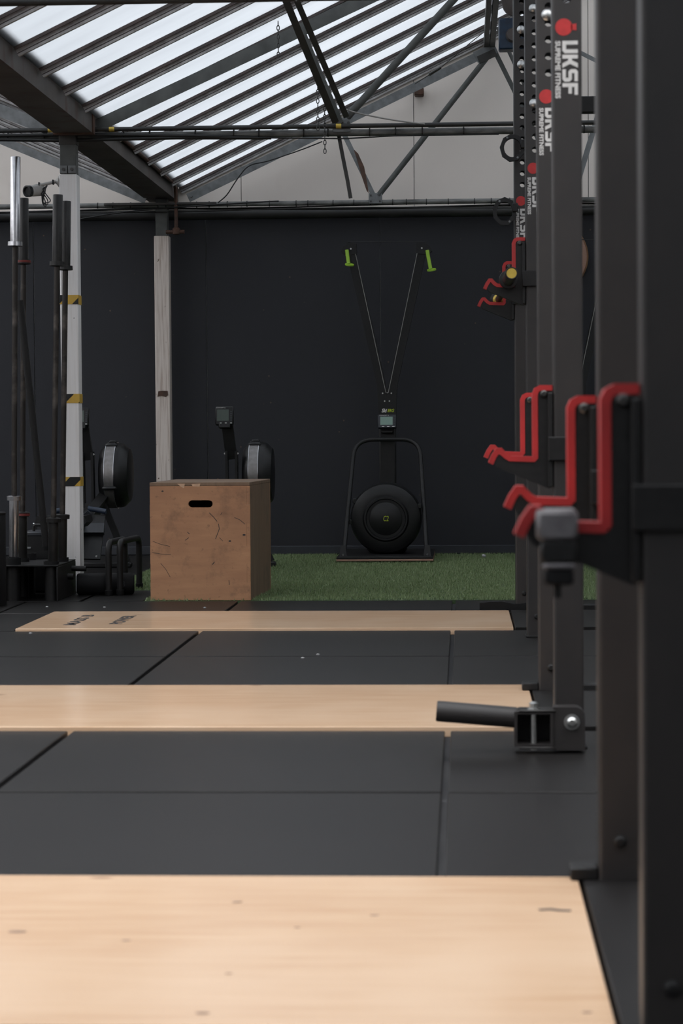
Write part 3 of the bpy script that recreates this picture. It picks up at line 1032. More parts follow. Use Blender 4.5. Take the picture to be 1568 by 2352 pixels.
MB().tube([at(952, 193, 15.3), at(985, 172, 15.3)], 0.003, 8).build('wire', 'dark_steel', o)
MB().tube([at(985, 172, 15.3), at(1012, 155, 15.3)], 0.010, 8).build('turnbuckle', 'dark_steel', o)
MB().tube([at(1012, 155, 15.3), at(1090, 90, 15.3), at(1165, 32, 15.3)], 0.003, 8).build('wire', 'dark_steel', o)
q = at(962, 210, 15.62)
o = MB().box((q.x - 0.032, 15.60, q.z - 0.028), (q.x + 0.032, WALL_Y - 0.013, q.z + 0.024), 0.006).build('junction_box', 'rust_pipe')
tag(o, 'small dark box fixed to the beige gable under the chord', 'box')
o = MB().strip([(0, 0), (0.02, -0.11), (0.045, -0.24), (0.06, -0.33)], 0.010, frame(at(778, 312, T1 + 0.05), (1, 0, 0), (0, 0, 1)), 0.006).build('torn_strip', 'purlin_dark')
tag(o, 'narrow dark strip hanging down from the nearer truss node', 'strip')
o = MB().prism([(0, 0), (0.03, -0.03), (0.07, -0.12), (0.085, -0.2), (0.10, -0.30), (0.085, -0.28), (0.055, -0.19), (0.03, -0.10)], [], frame(at(812, 343, T2 - 0.06), (1, 0, 0), (0, 0.12, 1)), 0.004).build('torn_strip', 'rust_pipe')
tag(o, 'curled torn dark strip beside the far truss strut', 'strip')


# ---- chains
def chain(p_top, p_bot, label):
    c = thing('hanging_chain', tuple(p_bot), label, 'chain', 'chains hanging from the roof')
    Lk = 0.028
    L = (p_top - p_bot).length
    N = max(3, int(L / (Lk * 0.78)))
    me = {}
    for k in range(N):
        z = (k + 0.5) * L / N
        if k % 2 not in me:
            pts = []
            for i in range(14):
                t = math.tau * i / 14
                a_, b_ = 0.0068 * math.cos(t), (Lk / 2 - 0.001) * math.sin(t)
                pts.append((a_, 0, b_) if k % 2 == 0 else (0, a_, b_))
            ob = MB().tube(pts, 0.0024, 6, closed=True).build('link', 'dark_steel', c, local=True)
            me[k % 2] = ob
        else:
            ob = me[k % 2].copy()
            COL.objects.link(ob)
            ob.parent = c
        ob.location = (0, 0, z)


a_ = at(639, 130, T1 - 0.35)
chain(Vector((a_.x, a_.y, roof_z(a_.x) - 0.03)), a_, 'rusty chain dangling at the top left of the truss strut')
a_ = at(730, 300, T1 - 0.1)
chain(at(730, 185, T1 - 0.1), a_, 'shorter chain, left of the pair beside the truss node')
a_ = at(746, 352, T1 - 0.12)
chain(at(744, 195, T1 - 0.12), a_, 'longer chain, right of the pair beside the truss node')

# ---- security camera on the white column
s = thing('security_camera', tuple(at(80, 440, T1 - 0.02)), 'small white security camera on an arm beside the taped column', 'camera')
pa, pb = at(131, 417, T1 - 0.02), at(78, 428, T1 - 0.06)
MB().tube([pa, pb], 0.009, 10).build('arm', 'camera_white', s)
MB().lathe(Vector((cx - CW - 0.001, pa.y, pa.z)), (-1, 0, 0), [(0, 0.03), (0.004, 0.03), (0.02, 0.010)], 16).build('mount', 'camera_white', s)
bc = at(82, 438, T1 - 0.06)
dirn = Vector((-0.55, -0.75, -0.12)).normalized()
MB().lathe(bc - dirn * 0.05, dirn, [(0, 0.026), (0.01, 0.030), (0.09, 0.030), (0.095, 0.026)], 16).build('body', 'camera_white', s)
MB().lathe(bc + dirn * 0.045, dirn, [(0, 0.031), (0.02, 0.031), (0.021, 0.024), (0.012, 0.018)], 16).build('lens', 'black_plastic', s)
for k in range(3):
    pts = [bc + Vector((0.02 + 0.01 * k, 0.0, 0.0)), bc + Vector((0.05 + 0.014 * k, 0.0, -0.05)), bc + Vector((0.055 + 0.01 * k, 0.0, -0.09 + 0.015 * k)),
           bc + Vector((0.035, 0.0, -0.07)), bc + Vector((0.03 + 0.01 * k, 0, 0.005)), bc + Vector((0.06, 0.01, 0.028))]
    MB().tube(smooth_path(pts, 0.03), 0.003, 6).build('cable', 'cable_black', s)
for px in (90, 122):
    q = at(px, 425 if px < 100 else 419, T1 - 0.05)
    MB().box(q - Vector((0.004, 0.012, 0.012)), q + Vector((0.004, 0.012, 0.014)), 0.002).build('cable_tie', 'cable_black', s)

# ---- motor hung under the roof by the racks
q = at(1178, 92, 13.6)
s = thing('hanging_motor', tuple(q), 'blue and grey motor unit hung beneath the roof behind the racks', 'motor')
MB().box(q + Vector((-0.085, -0.05, -0.06)), q + Vector((0.10, 0.08, 0.12)), 0.008).build('housing', 'motor_blue', s)
MB().cyl(q + Vector((0.0, -0.075, 0.02)), q + Vector((0.0, -0.05, 0.02)), 0.035, 0.045, n=20).build('shaft_boss', 'motor_grey', s)
MB().lathe(q + Vector((0.01, -0.06, 0.21)), (0, 1, 0), [(0, 0.05), (0.01, 0.075), (0.05, 0.075), (0.06, 0.06)], 24).build('reel', 'motor_grey', s)
MB().cyl(q + Vector((0.0, 0.0, 0.12)), q + Vector((0.0, 0.0, roof_z(q.x) - q.z - 0.02)), 0.012).build('hanger', 'dark_steel', s)

# ================================================================== LIFTING PLATFORMS
names = ['far wooden lifting platform with stencilled dark lettering near the turf',
         'middle wooden lifting platform beneath the black landmine tube',
         'nearest pale wooden lifting platform filling the foreground']
plats = []
for k, (y0, y1) in enumerate(PLAT):
    t_ = thing('lifting_platform', ((PLX0 + PLX1) / 2, (y0 + y1) / 2, -0.02), names[k], 'platform', 'wooden lifting platforms')
    MB().box((PLX0, y0 + 0.004, -0.02), (PLX1, y1 - 0.004, 0.010), 0.002).build('board', 'ply_platform', t_)
    plats.append(t_)
# lettering, seen upside down from here
text_mesh('MASS B', 0.075, frame((PLX0 + 0.205, 10.17, 0.0103), (0, 1, 0), (-1, 0, 0)), 'lettering', 'ink_dark', plats[0], local=False, bold=0.002, width=0.55)
text_mesh('POWER', 0.075, frame((PLX0 + 0.40, 10.17, 0.0103), (0, 1, 0), (-1, 0, 0)), 'lettering', 'ink_dark', plats[0], local=False, bold=0.003, width=0.46)
# knife mark and knots in the near board
MB().strip([(0, 0), (0.02, 0.006), (0.035, -0.004), (0.055, -0.006)], 0.0065, frame(on_floor(1238, 2090, 0.0101), (1, 0, 0), (0, 1, 0)), 0.0005).build('gouge', 'ink_dark', plats[2], smooth=False)
for px, py, r_ in ((860, 2102, 0.008), (683, 2130, 0.006), (525, 2236, 0.006), (465, 2327, 0.011), (290, 2160, 0.008), (1348, 2325, 0.008), (40, 2140, 0.016), (545, 2072, 0.01)):
    q = on_floor(px, py, 0.0101)
    MB().prism([(c_[0], c_[1] * 0.6) for c_ in circle(0, 0, r_, 9)], [], frame(q, (1, 0, 0), (0, 1, 0)), 0.0004).build('knot', 'ink_faint', plats[2], smooth=False)

# chalk crumbs on the floor
for px, py, lb in ((108, 1395, 'leftmost white chalk crumb behind the far platform'), (240, 1396, 'white chalk crumb on the mat below the parallettes'),
                   (470, 1397, 'white chalk crumb on the mat below the wooden box'), (70, 1456, 'white chalk crumb just in front of the far platform corner'),
                   (730, 1505, 'white chalk crumb nearest the middle of the black mats'), (695, 1513, 'white chalk crumb beside the mat seam, left of its twin'),
                   (1108, 1397, 'white chalk crumb near the rubber strap by the racks')):
    q = on_floor(px, py, 0.0)
    o = MB().lathe(q, (0, 0, 1), [(0, 0.006), (0.003, 0.008), (0.006, 0.004)], 7).build('chalk_crumb', 'chalk')
    tag(o, lb, 'chalk', 'chalk crumbs on the mats')
q = on_floor(1110, 1280, 0.012)
o = MB().lathe(q, (0.3, 0, 1), [(0, 0.008), (0.01, 0.016), (0.02, 0.010)], 7).build('chalk_lump', 'chalk')
tag(o, 'white lump of chalk on the turf by the racks', 'chalk')

# ================================================================== PLYO BOX
bl, br = on_floor(343, 1377), on_floor(577, 1378)
BW, BD, BH = 0.508, 0.745, 0.592
brz = math.radians(-3.1)
box = thing('plyo_box', (bl.x + BW / 2 + 0.016, 11.452, 0.002), 'scuffed brown plywood jump box with a hand slot standing on the turf edge', 'box', rz=brz)
T = 0.018
slot = arc(0.043, 0.487, 0.0175, -90, 90, 6)
slot = [(x_ + 0, y_) for x_, y_ in arc(0.048, 0.484, 0.018, -90, 90, 6)] + arc(-0.040, 0.484, 0.018, 90, 270, 6)
hx = BW / 2
nt_ = [0.0, 0.09, 0.182, 0.27, 0.39, 0.48, BH - T]
outl = [(-hx, 0)]
# finger joint: alternate notches in both vertical edges
right, left = [], []
for i in range(len(nt_) - 1):
    xo = hx if i % 2 == 0 else hx - T
    right += [(xo, nt_[i]), (xo, nt_[i + 1])]
    left += [(-xo, nt_[i]), (-xo, nt_[i + 1])]
poly = right + left[::-1]
MB().prism(poly, [slot], frame((0, 0, 0), (1, 0, 0), (0, 0, 1)), -T).build('front_panel', 'ply_box', box, local=True, smooth=False)
MB().prism(poly, [slot], frame((0, BD, 0), (1, 0, 0), (0, 0, 1)), T).build('back_panel', 'ply_box', box, local=True, smooth=False)
for s_ in (-1, 1):
    b, fingers = MB(), []
    xa, xb = (hx - T, hx) if s_ > 0 else (-hx, -hx + T)
    b.box((xa + 0.0004, T + 0.0004, 0), (xb - 0.0004 * (s_ > 0), BD - T - 0.0004, BH - T))
    for i in range(1, len(nt_) - 1, 2):
        for ya, yb in ((0.0006, T + 0.0004), (BD - T - 0.0004, BD - 0.0006)):
            fingers.append(((xa + 0.0006, ya, nt_[i] + 0.0006), (xb - 0.0006 * (s_ > 0), yb, nt_[i + 1] - 0.0006)))
    sp = b.build('side_panel', 'ply_box_side', box, local=True, smooth=False)
    for lo_, hi_ in fingers:
        MB().box(lo_, hi_).build('joint_finger', 'ply_box', sp, local=True, smooth=False)
MB().box((-hx, 0, BH - T), (hx, BD, BH), 0.002).build('top_panel', 'ply_box_side', box, local=True, smooth=False)
# chips where the veneer has split along the top edge, scratches, knots
M = frame((0, -0.0003, 0), (1, 0, 0), (0, 0, 1))
sx_ = BW / 232.0


def bpt(px, py):
    return ((px - 460) * sx_, (1376 - py) * BH / 271.0)


for pl in ([(408, 1108), (426, 1108), (424, 1118), (418, 1116)], [(441, 1109), (462, 1108), (460, 1115), (444, 1114)]):
    MB().prism([bpt(*p) for p in pl], [], M, 0.0004).build('split_veneer', 'wood_chip', box, local=True, smooth=False)
for pl, hwid in (([(482, 1175), (492, 1185), (500, 1195)], 0.0016), ([(540, 1186), (552, 1191), (564, 1201)], 0.0013), ([(508, 1180), (512, 1174)], 0.0012),
                 ([(503, 1200), (505, 1212), (496, 1235)], 0.0016), ([(426, 1238), (434, 1232)], 0.0016), ([(431, 1219), (436, 1224)], 0.0014),
                 ([(350, 1240), (368, 1247), (390, 1252)], 0.001), ([(368, 1291), (380, 1305), (390, 1323)], 0.001), ([(526, 1330), (527, 1341)], 0.0014),
                 ([(505, 1232), (513, 1240)], 0.001), ([(348, 1266), (372, 1270), (392, 1271)], 0.001), ([(488, 1294), (493, 1288)], 0.002)):
    MB().strip([bpt(*p) for p in pl], hwid, M, 0.0004).build('scratch', 'ink_dark', box, local=True, smooth=False)
for px, py, r_ in ((562, 1226, 0.008), (529, 1240, 0.007), (374, 1125, 0.006)):
    c_ = bpt(px, py)
    MB().prism([(c_[0] + a_[0], c_[1] + a_[1] * 0.6) for a_ in circle(0, 0, r_, 9)], [], M, 0.0004).build('knot', 'ink_dark', box, local=True, smooth=False)

# ================================================================== SKI MACHINES
def ski_machine(loc, label):
    s = thing('ski_machine', loc, label, 'ski machine', 'standing ski machines along the navy wall')
    # local origin: floor under the upright column; camera side is -y
    hw_ = 0.315
    base = MB().box((-hw_ * 0.98, -0.74, 0.014), (hw_ * 0.98, 0.27, 0.030), 0.003).build('base_board', 'black_powder', s, local=True)
    MB().box((-hw_ * 0.982, -0.742, 0.002), (hw_ * 0.982, 0.272, 0.0138), 0.001).build('board_edge', 'ply_edge', base, local=True)
    hoop = smooth_path([(-0.268, -0.62, 0.03), (-0.245, -0.40, 0.45), (-0.225, -0.06, 0.795), (0.225, -0.06, 0.795), (0.245, -0.40, 0.45), (0.268, -0.62, 0.03)], 0.13, 7)
    hoop_b = smooth_path([(-0.268, -0.62, 0.03), (-0.215, -0.10, 0.775), (0.215, -0.10, 0.775), (0.268, -0.62, 0.03)], 0.13, 8)
    MB().tube(hoop_b, 0.0145, 12).build('hoop_frame', 'black_powder', s, local=True)
    for sx in (-1, 1):
        ft = MB().prism([(-0.024, 0), (0.024, 0), (0.015, 0.07), (-0.015, 0.07)], [], frame((sx * 0.270, -0.655, 0.03), (1, 0, 0), (0, 0.25, 1)), -0.008).build('foot', 'black_powder', s, local=True)
        MB().cyl((sx * 0.270, -0.668, 0.038), (sx * 0.270, -0.655, 0.040), 0.006, n=8).build('bolt', 'bolt_zinc', ft, local=True)
    # flywheel housing (axis along y)
    fz = 0.262
    MB().lathe((0, -0.50, fz), (0, 1, 0), [(0.012, 0.125), (0.0, 0.13), (0.0, 0.14), (0.02, 0.15), (0.02, 0.19), (0.04, 0.222), (0.07, 0.232), (0.24, 0.232), (0.27, 0.215)], 48).build('flywheel_housing', 'black_plastic', s, local=True)
    MB().lathe((0, -0.494, fz), (0, 1, 0), [(0.0, 0.100), (0.006, 0.108), (0.012, 0.118)], 40).build('hub_cover', 'black_plastic', s, local=True)
    text_mesh('C2', 0.05, frame((0, -0.4955, fz), (1, 0, 0), (0, 0, 1)), 'print', 'lime_print', s, bold=0.0005, shear=0.2, width=0.034)
    MB().box((-0.13, -0.30, 0.03), (0.13, 0.0, 0.10), 0.02).build('housing_foot', 'black_plastic', s, local=True)
    for a_ in (150, 185, 20):
        q = Vector((math.cos(math.radians(a_)) * 0.232, -0.44, fz + math.sin(math.radians(a_)) * 0.232))
        MB().box(q - Vector((0.014, 0.014, 0.016)), q + Vector((0.014, 0.014, 0.016)), 0.004).build('latch', 'black_plastic', s, local=True)
    # column
    MB().box((-0.055, -0.055, 0.03), (0.055, 0.055, 0.93), 0.008).build('column', 'black_powder', s, local=True)
    MB().prism([(-0.055, 0.90), (0.055, 0.90), (0.066, 1.12), (-0.066, 1.12)], [], frame((0, 0.05, 0), (1, 0, 0), (0, 0, 1)), 0.105).build('head', 'black_powder', s, local=True)
    for px_, pz_, r_ in ((-0.030, 1.082, 0.005), (0.0, 1.085, 0.003), (0.028, 1.082, 0.005), (-0.017, 1.030, 0.005), (0.015, 1.030, 0.005)):
        MB().cyl((px_, -0.062, pz_), (px_, -0.054, pz_), r_, n=8).build('bolt', 'bolt_zinc', s, local=True)
    text_mesh('Ski', 0.034, frame((-0.022, -0.0557, 0.966), (1, 0, 0), (0, 0, 1)), 'print', 'decal_white', s, bold=0.001, shear=0.3, width=0.036)
    text_mesh('ERG', 0.030, frame((0.022, -0.0557, 0.966), (1, 0, 0), (0, 0, 1)), 'print', 'lime_print', s, bold=0.0006, shear=0.3, width=0.045)
    # monitor
    Mm = Matrix.Translation((0, -0.09, 0.892)) @ Matrix.Rotation(math.radians(-14), 4, 'X')
    mo = MB().box((-0.062, -0.018, -0.046), (0.062, 0.018, 0.046), 0.005, Mm).build('monitor', 'grey_plastic', s, local=True)
    MB().box((-0.045, -0.0195, -0.026), (0.037, -0.0182, 0.030), 0, Mm).build('screen', 'screen_pale', mo, local=True, smooth=False)
    text_mesh('CONCEPT 2', 0.010, Mm @ frame((-0.02, -0.0190, 0.0385), (1, 0, 0), (0, 0, 1)), 'print', 'decal_white', mo, width=0.062)
    for k in range(5):
        MB().box((0.044, -0.0195, -0.026 + k * 0.012), (0.056, -0.0182, -0.022 + k * 0.012), 0, Mm).build('button', 'black_plastic', mo, local=True, smooth=False)
    for k in range(3):
        MB().box((-0.034 + k * 0.034, -0.0195, -0.040), (-0.018 + k * 0.034, -0.0182, -0.035), 0, Mm).build('button', 'decal_white', mo, local=True, smooth=False)
    MB().box((-0.04, -0.085, 0.815), (0.04, -0.055, 0.838), 0.006).build('phone_rest', 'black_plastic', s, local=True)
    # arms
    tips = {}
    for sx in (-1, 1):
        a0, a1 = Vector((sx * 0.030, 0.0, 1.10)), Vector((sx * 0.235, 0.0, 2.02))
        MB().bar(a0, a1, 0.058, 0.07).build('arm', 'black_powder', s, local=True, smooth=False)
        pu = MB().prism([(-0.045 * sx, -0.02), (-0.042 * sx, 0.05), (0.0, 0.055), (0.045 * sx, 0.03), (0.062 * sx, -0.005), (0.03 * sx, -0.03)], [], frame((sx * 0.242, 0.035, 2.03), (1, 0, 0), (0, 0, 1)), 0.075).build('pulley_head', 'black_plastic', s, local=True, smooth=False)
        MB().cyl((sx * 0.236, -0.052, 2.044), (sx * 0.236, -0.040, 2.044), 0.006, n=8).build('bolt', 'bolt_zinc', pu, local=True)
        MB().tube([(sx * 0.205, -0.045, 2.01), (sx * 0.008, -0.066, 1.085)], 0.0022, 6).build('drive_cord', 'cord_grey', s, local=True)
        top = Vector((sx * (0.262 if sx < 0 else 0.272), -0.06, 2.028 if sx < 0 else 2.02))
        ln = 0.085 if sx < 0 else 0.118
        bot = top + Vector((0.012 if sx < 0 else 0.022, -0.01, -ln))
        hd = MB().tube([top + Vector((0, 0, 0.008)), top.lerp(bot, 0.3), top.lerp(bot, 0.7), bot], 0.0125, 12).build('handle', 'lime_plastic', s, local=True)
        MB().prism([(c_[0] * 1.25 + 0.006, c_[1]) for c_ in circle(0, 0, 0.024, 14)], [], frame(bot, (1, 0, 0.12 if sx > 0 else -0.1), (0, 1, 0.3)), -0.010).build('grip_flange', 'lime_plastic', hd, local=True)
    MB().tube([(-0.262, -0.03, 2.085), (-0.235, 0.0, 2.094), (0, 0, 2.092), (0.235, 0.0, 2.090), (0.265, -0.03, 2.080)], 0.003, 6).build('top_cord', 'cable_black', s, local=True)
    return s


skc = on_floor(888, 1278)
SKY_ = 15.36
ski = ski_machine((at(890, 1000, SKY_).x, SKY_, 0.012), 'black ski machine with lime green handles in the middle of the navy wall')
copy_tree(ski, (at(1322, 1000, SKY_).x, SKY_, 0.012), label='second black ski machine mostly hidden behind the rack uprights')

# ================================================================== ROWING MACHINES
def rower(loc, label, rz=0.0):
    s = thing('rowing_machine', loc, label, 'rowing machine', 'rowing machines facing the navy wall', rz)
    # origin on the floor below the flywheel; the rail runs towards -y
    fz = 0.575
    R = 0.205
    MB().lathe((-0.095, 0, fz), (1, 0, 0), [(0, 0.12), (0.004, 0.165), (0.03, 0.195), (0.055, R)] + [(0.125, R), (0.150, 0.198), (0.185, 0.165), (0.19, 0.10)], 44).build('flywheel_housing', 'black_plastic', s, local=True)
    gd = MB().lathe((-0.050, 0, fz), (1, 0, 0), [(0, R + 0.0005), (0.001, R + 0.004), (0.061, R + 0.004), (0.062, R + 0.0005)], 44).build('mesh_guard', 'mesh_metal', s, local=True)
    for xx in (-0.052, 0.008):
        MB().lathe((xx, 0, fz), (1, 0, 0), [(0, R + 0.003), (0.001, R + 0.006), (0.004, R + 0.006), (0.005, R + 0.003)], 44).build('guard_rim', 'chrome', gd, local=True)
    cp = MB().box((-0.058, -0.10, fz + 0.172), (0.022, 0.03, fz + 0.205), 0.012).box((-0.04, -0.05, fz + 0.195), (0.008, 0.03, fz + 0.222), 0.008).build('top_cap', 'black_plastic', s, local=True)
    MB().box((-0.06, -0.225, fz - 0.09), (0.03, -0.15, fz - 0.065), 0.01).build('damper_lever', 'black_plastic', s, local=True)
    # monitor arm
    MB().bar((-0.155, -0.15, fz + 0.10), (-0.180, -0.20, fz + 0.345), 0.07, 0.03).build('monitor_arm', 'black_plastic', s, local=True, smooth=False)
    for xx in (-0.195, -0.115):
        MB().cyl((xx, -0.18, fz + 0.135), (xx, -0.168, fz + 0.135), 0.006, n=8).build('bolt', 'bolt_zinc', s, local=True)
    Mm = Matrix.Translation((-0.19, -0.225, fz + 0.365)) @ Matrix.Rotation(math.radians(-8), 4, 'X')
    MB().box((-0.036, -0.02, -0.075), (0.040, 0.02, -0.045), 0.006, Mm).build('monitor_neck', 'black_plastic', s, local=True)
    mo = MB().box((-0.056, -0.018, -0.055), (0.056, 0.018, 0.062), 0.006, Mm).build('monitor', 'black_plastic', s, local=True)
    MB().box((-0.045, -0.0195, -0.030), (0.028, -0.0182, 0.042), 0, Mm).build('screen', 'screen_dim', mo, local=True, smooth=False)
    text_mesh('CONCEPT 2', 0.009, Mm @ frame((-0.022, -0.0190, 0.0525), (1, 0, 0), (0, 0, 1)), 'print', 'decal_white', mo, width=0.055)
    for k in range(5):
        MB().box((0.036, -0.0195, -0.028 + k * 0.0135), (0.048, -0.0182, -0.022 + k * 0.0135), 0, Mm).build('button', 'grey_plastic', mo, local=True, smooth=False)
    for k in range(3):
        MB().box((-0.028 + k * 0.032, -0.0195, -0.045), (-0.016 + k * 0.032, -0.0182, -0.041), 0, Mm).build('button', 'decal_white', mo, local=True, smooth=False)
    # frame: uprights, chain box, front feet
    b = MB()
    for xx in (-0.185, -0.125):
        b.bar((xx, -0.16, fz + 0.15), (xx, -0.12, 0.10), 0.016, 0.06)
    b.build('upright', 'black_powder', s, local=True, smooth=False)
    MB().bar((-0.07, -0.10, fz - 0.15), (-0.14, -0.75, 0.23), 0.06, 0.10).build('main_beam', 'black_powder', s, local=True, smooth=False)
    MB().bar((-0.14, -0.65, 0.22), (-0.14, -2.05, 0.26), 0.055, 0.035, up=(0, 0, 1)).build('rail', 'dark_steel', s, local=True, smooth=False)
    for sx in (-1, 1):
        MB().bar((-0.11 + sx * 0.05, -0.15, 0.40), (-0.11 + sx * 0.20, -0.18, 0.035), 0.04, 0.03).build('leg', 'black_powder', s, local=True, smooth=False)
    MB().box((-0.34, -0.21, 0.0), (0.12, -0.15, 0.035), 0.008).build('front_foot', 'black_powder', s, local=True)
    MB().bar((-0.14, -1.95, 0.24), (-0.14, -2.05, 0.03), 0.05, 0.04).build('leg', 'black_powder', s, local=True, smooth=False)
    MB().box((-0.29, -2.09, 0.0), (0.01, -2.03, 0.032), 0.008).build('rear_foot', 'black_powder', s, local=True)
    # footplates
    ox = -0.14
    for sx in (-1, 1):
        fp = MB().bar((ox + sx * 0.095, -0.60, 0.345), (ox + sx * 0.085, -0.76, 0.085), 0.135, 0.014, up=(0, -1, 0.6)).build('footplate', 'black_plastic', s, local=True, smooth=False)
        MB().bar((ox + sx * 0.095, -0.665, 0.290), (ox + sx * 0.095, -0.70, 0.235), 0.145, 0.035, up=(0, -1, 0.6)).build('strap', 'grey_plastic', fp, local=True, smooth=False)
        MB().cyl((ox + sx * 0.135, -0.80, 0.105), (ox + sx * 0.135, -0.785, 0.105), 0.006, n=8).build('bolt', 'bolt_zinc', s, local=True)
    # handle in its hooks
    hook = [(-0.10, -0.02), (-0.05, -0.045), (0.05, -0.045), (0.078, -0.03), (0.085, 0.012), (0.06, 0.035), (0.025, 0.004), (-0.04, 0.004), (-0.10, 0.02)]
    holes = [circle(0.066, zz_, 0.0055, 8)[::-1] for zz_ in (-0.018, -0.004, 0.010)]
    MB().prism(hook, holes, frame((ox, -0.62, 0.345), (1, 0, 0), (0, -0.3, 1)), 0.02).build('handle_hook', 'grey_plastic', s, local=True, smooth=False)
    for sx in (-1, 1):
        MB().tube(smooth_path([(ox + sx * 0.055, -0.60, 0.385), (ox + sx * 0.10, -0.60, 0.378), (ox + sx * 0.168, -0.61, 0.366)], 0.05), 0.0165, 12).build('handle', 'blue_plastic', s, local=True)
    # seat
    MB().prism([(-0.15, -0.02), (-0.12, -0.05), (0.12, -0.05), (0.15, -0.02), (0.14, 0.02), (0.0, 0.008), (-0.14, 0.02)], [], frame((ox, -1.25, 0.345), (1, 0, 0), (0, 0, 1)), -0.24).build('seat', 'black_plastic', s, local=True, smooth=False)
    MB().box((ox - 0.05, -1.22, 0.245), (ox + 0.05, -1.04, 0.30), 0.008).build('seat_carriage', 'dark_steel', s, local=True)
    return s


RY = 14.45
r0 = rower((at(594, 1085, RY).x, RY, 0.0), 'rowing machine standing behind the wooden jump box')
copy_tree(r0, (at(267, 1088, RY).x, RY, 0.0), label='rowing machine standing right behind the taped white column')

# ================================================================== BARBELLS AND THEIR STAND
def barbell(name_label, p0, p1, sleeve, sleeve_mat, collar_mat='sleeve_black', shaft_mat='shaft_worn', hollow=None, group=None, rs=0.025, rot=False, band=None, ring_text=None):
    """p0, p1: the two ends"""
    p0, p1 = Vector(p0), Vector(p1)
    d = (p1 - p0).normalized()
    L = (p1 - p0).length
    base = p0 if p0.z < p1.z else p1
    t = thing('barbell', tuple(base), name_label, 'barbell', group)
    MB().cyl(p0 + d * (sleeve * 0.8), p1 - d * (sleeve * 0.8), 0.0145, n=16).build('shaft', shaft_mat, t)
    for s, (e, dd) in enumerate(((p0, d), (p1, -d))):
        sl = MB().lathe(e, dd, [(0.012, rs * 0.70), (0.001, rs * 0.80), (0.0, rs * 0.9), (0.003, rs), (sleeve, rs)] if hollow else [(0, rs * 0.93), (0.003, rs), (sleeve, rs)], 28).build('sleeve', sleeve_mat, t)
        co = MB().lathe(e + dd * sleeve, dd, [(0, rs), (0.001, 0.037), (0.022, 0.038), (0.024, 0.034), (0.026, 0.020)], 28).build('collar', collar_mat if not isinstance(collar_mat, tuple) else collar_mat[s], t)
        if hollow:
            MB().lathe(e + dd * 0.001, dd, [(0.001, rs * 0.79), (0.004, rs * 0.66), (0.011, 0.004)], 20).build('end_cap', hollow, sl)
            MB().lathe(e + dd * (sleeve + 0.0262), dd, [(0, 0.026), (0.010, 0.018)], 20).build('bushing', hollow, co)
        if band:
            MB().lathe(e + dd * (sleeve + 0.005), dd, [(0, 0.0381), (0.0005, 0.0388), (0.011, 0.0388), (0.0115, 0.0381)], 28).build('band', band, co)
    return t


YF, YB = 11.50, 11.76
BG = 'barbells stored upright beside the taped column'


def upright_bar(px_t, py_t, px_b, Y, sleeve, L, label, **kw):
    top = at(px_t, py_t, Y)
    bx = at(px_b, 1215, Y).x
    bot = Vector((bx, Y, top.z - L))
    return barbell(label, bot, top, sleeve, group=BG, **kw)


upright_bar(35.5, 360, 30, YF, 0.425, 2.155, 'upright barbell with shiny chrome sleeves, tallest in the stand', sleeve_mat='chrome', collar_mat='chrome')
upright_bar(54.5, 455, 50, YB, 0.315, 1.955, 'upright barbell with black sleeves and red banded collars', sleeve_mat='sleeve_black', band='red_dim')
upright_bar(133, 447, 119, YF, 0.335, 1.985, 'upright black barbell in front, second from the white column', sleeve_mat='sleeve_black')
upright_bar(152, 462, 140, YB, 0.330, 1.965, 'upright black barbell standing nearest to the taped white column', sleeve_mat='sleeve_black')
t = thing('leaning_bar', tuple(at(106, 1195, 11.66)), 'slim black bar leaning across between the upright barbells', 'bar')
pa, pb = at(46, 690, 11.62), at(106, 1255, 11.64)
MB().tube([pa, pb], 0.018, 12).build('shaft', 'black_powder', t)
MB().cyl(pb, pb + (pb - pa).normalized() * 0.02, 0.017, n=12).build('end_cap', 'black_rubber', t)

hx0, hx1, hy0, hy1, hz = -2.365, -2.035, 11.44, 11.98, 0.182
st = thing('barbell_stand', ((hx0 + hx1) / 2, (hy0 + hy1) / 2, 0), 'black steel floor stand holding the upright barbells', 'stand')
MB().box((hx0, hy0, hz - 0.008), (hx1, hy1, hz), 0.002).build('top_plate', 'black_powder', st)
MB().box((hx1 - 0.008, hy0 + 0.004, 0.0), (hx1, hy1, hz - 0.009), 0.002).build('side_plate', 'black_powder', st)
MB().box((hx0, hy0 + 0.004, 0.0), (hx0 + 0.008, hy1, hz - 0.009), 0.002).build('side_plate', 'black_powder', st)
for xx, yy, up_ in ((at(30, 1290, YF).x, YF, 0.032), (at(118, 1290, YF).x, YF, 0.014), (at(50, 1290, YB).x, YB, 0.018), (at(140, 1290, YB).x, YB, 0.018), (at(66, 1290, 11.93).x, 11.93, 0.032), (at(127, 1290, 11.93).x, 11.93, 0.02)):
    b = MB()
    N = 24
    ro, ri = 0.034, 0.0275
    b.prism(circle(0, 0, ro, N), [circle(0, 0, ri, N)[::-1]], frame((xx, yy, 0.0), (1, 0, 0), (0, 1, 0)), hz + up_)
    tb = b.build('socket_tube', 'black_powder', st)
    MB().prism(circle(0, 0, 0.040, N), [circle(0, 0, ro, N)[::-1]], frame((xx, yy, hz), (1, 0, 0), (0, 1, 0)), up_ + 0.003).build('rim', 'black_rubber', tb)
MB().cyl((hx1, 11.86, 0.140), (hx1 + 0.075, 11.86, 0.138), 0.0145, n=14).build('peg', 'black_powder', st)
MB().cyl((hx1, 11.74, 0.105), (hx1 + 0.03, 11.74, 0.105), 0.016, n=14).build('peg', 'black_powder', st)

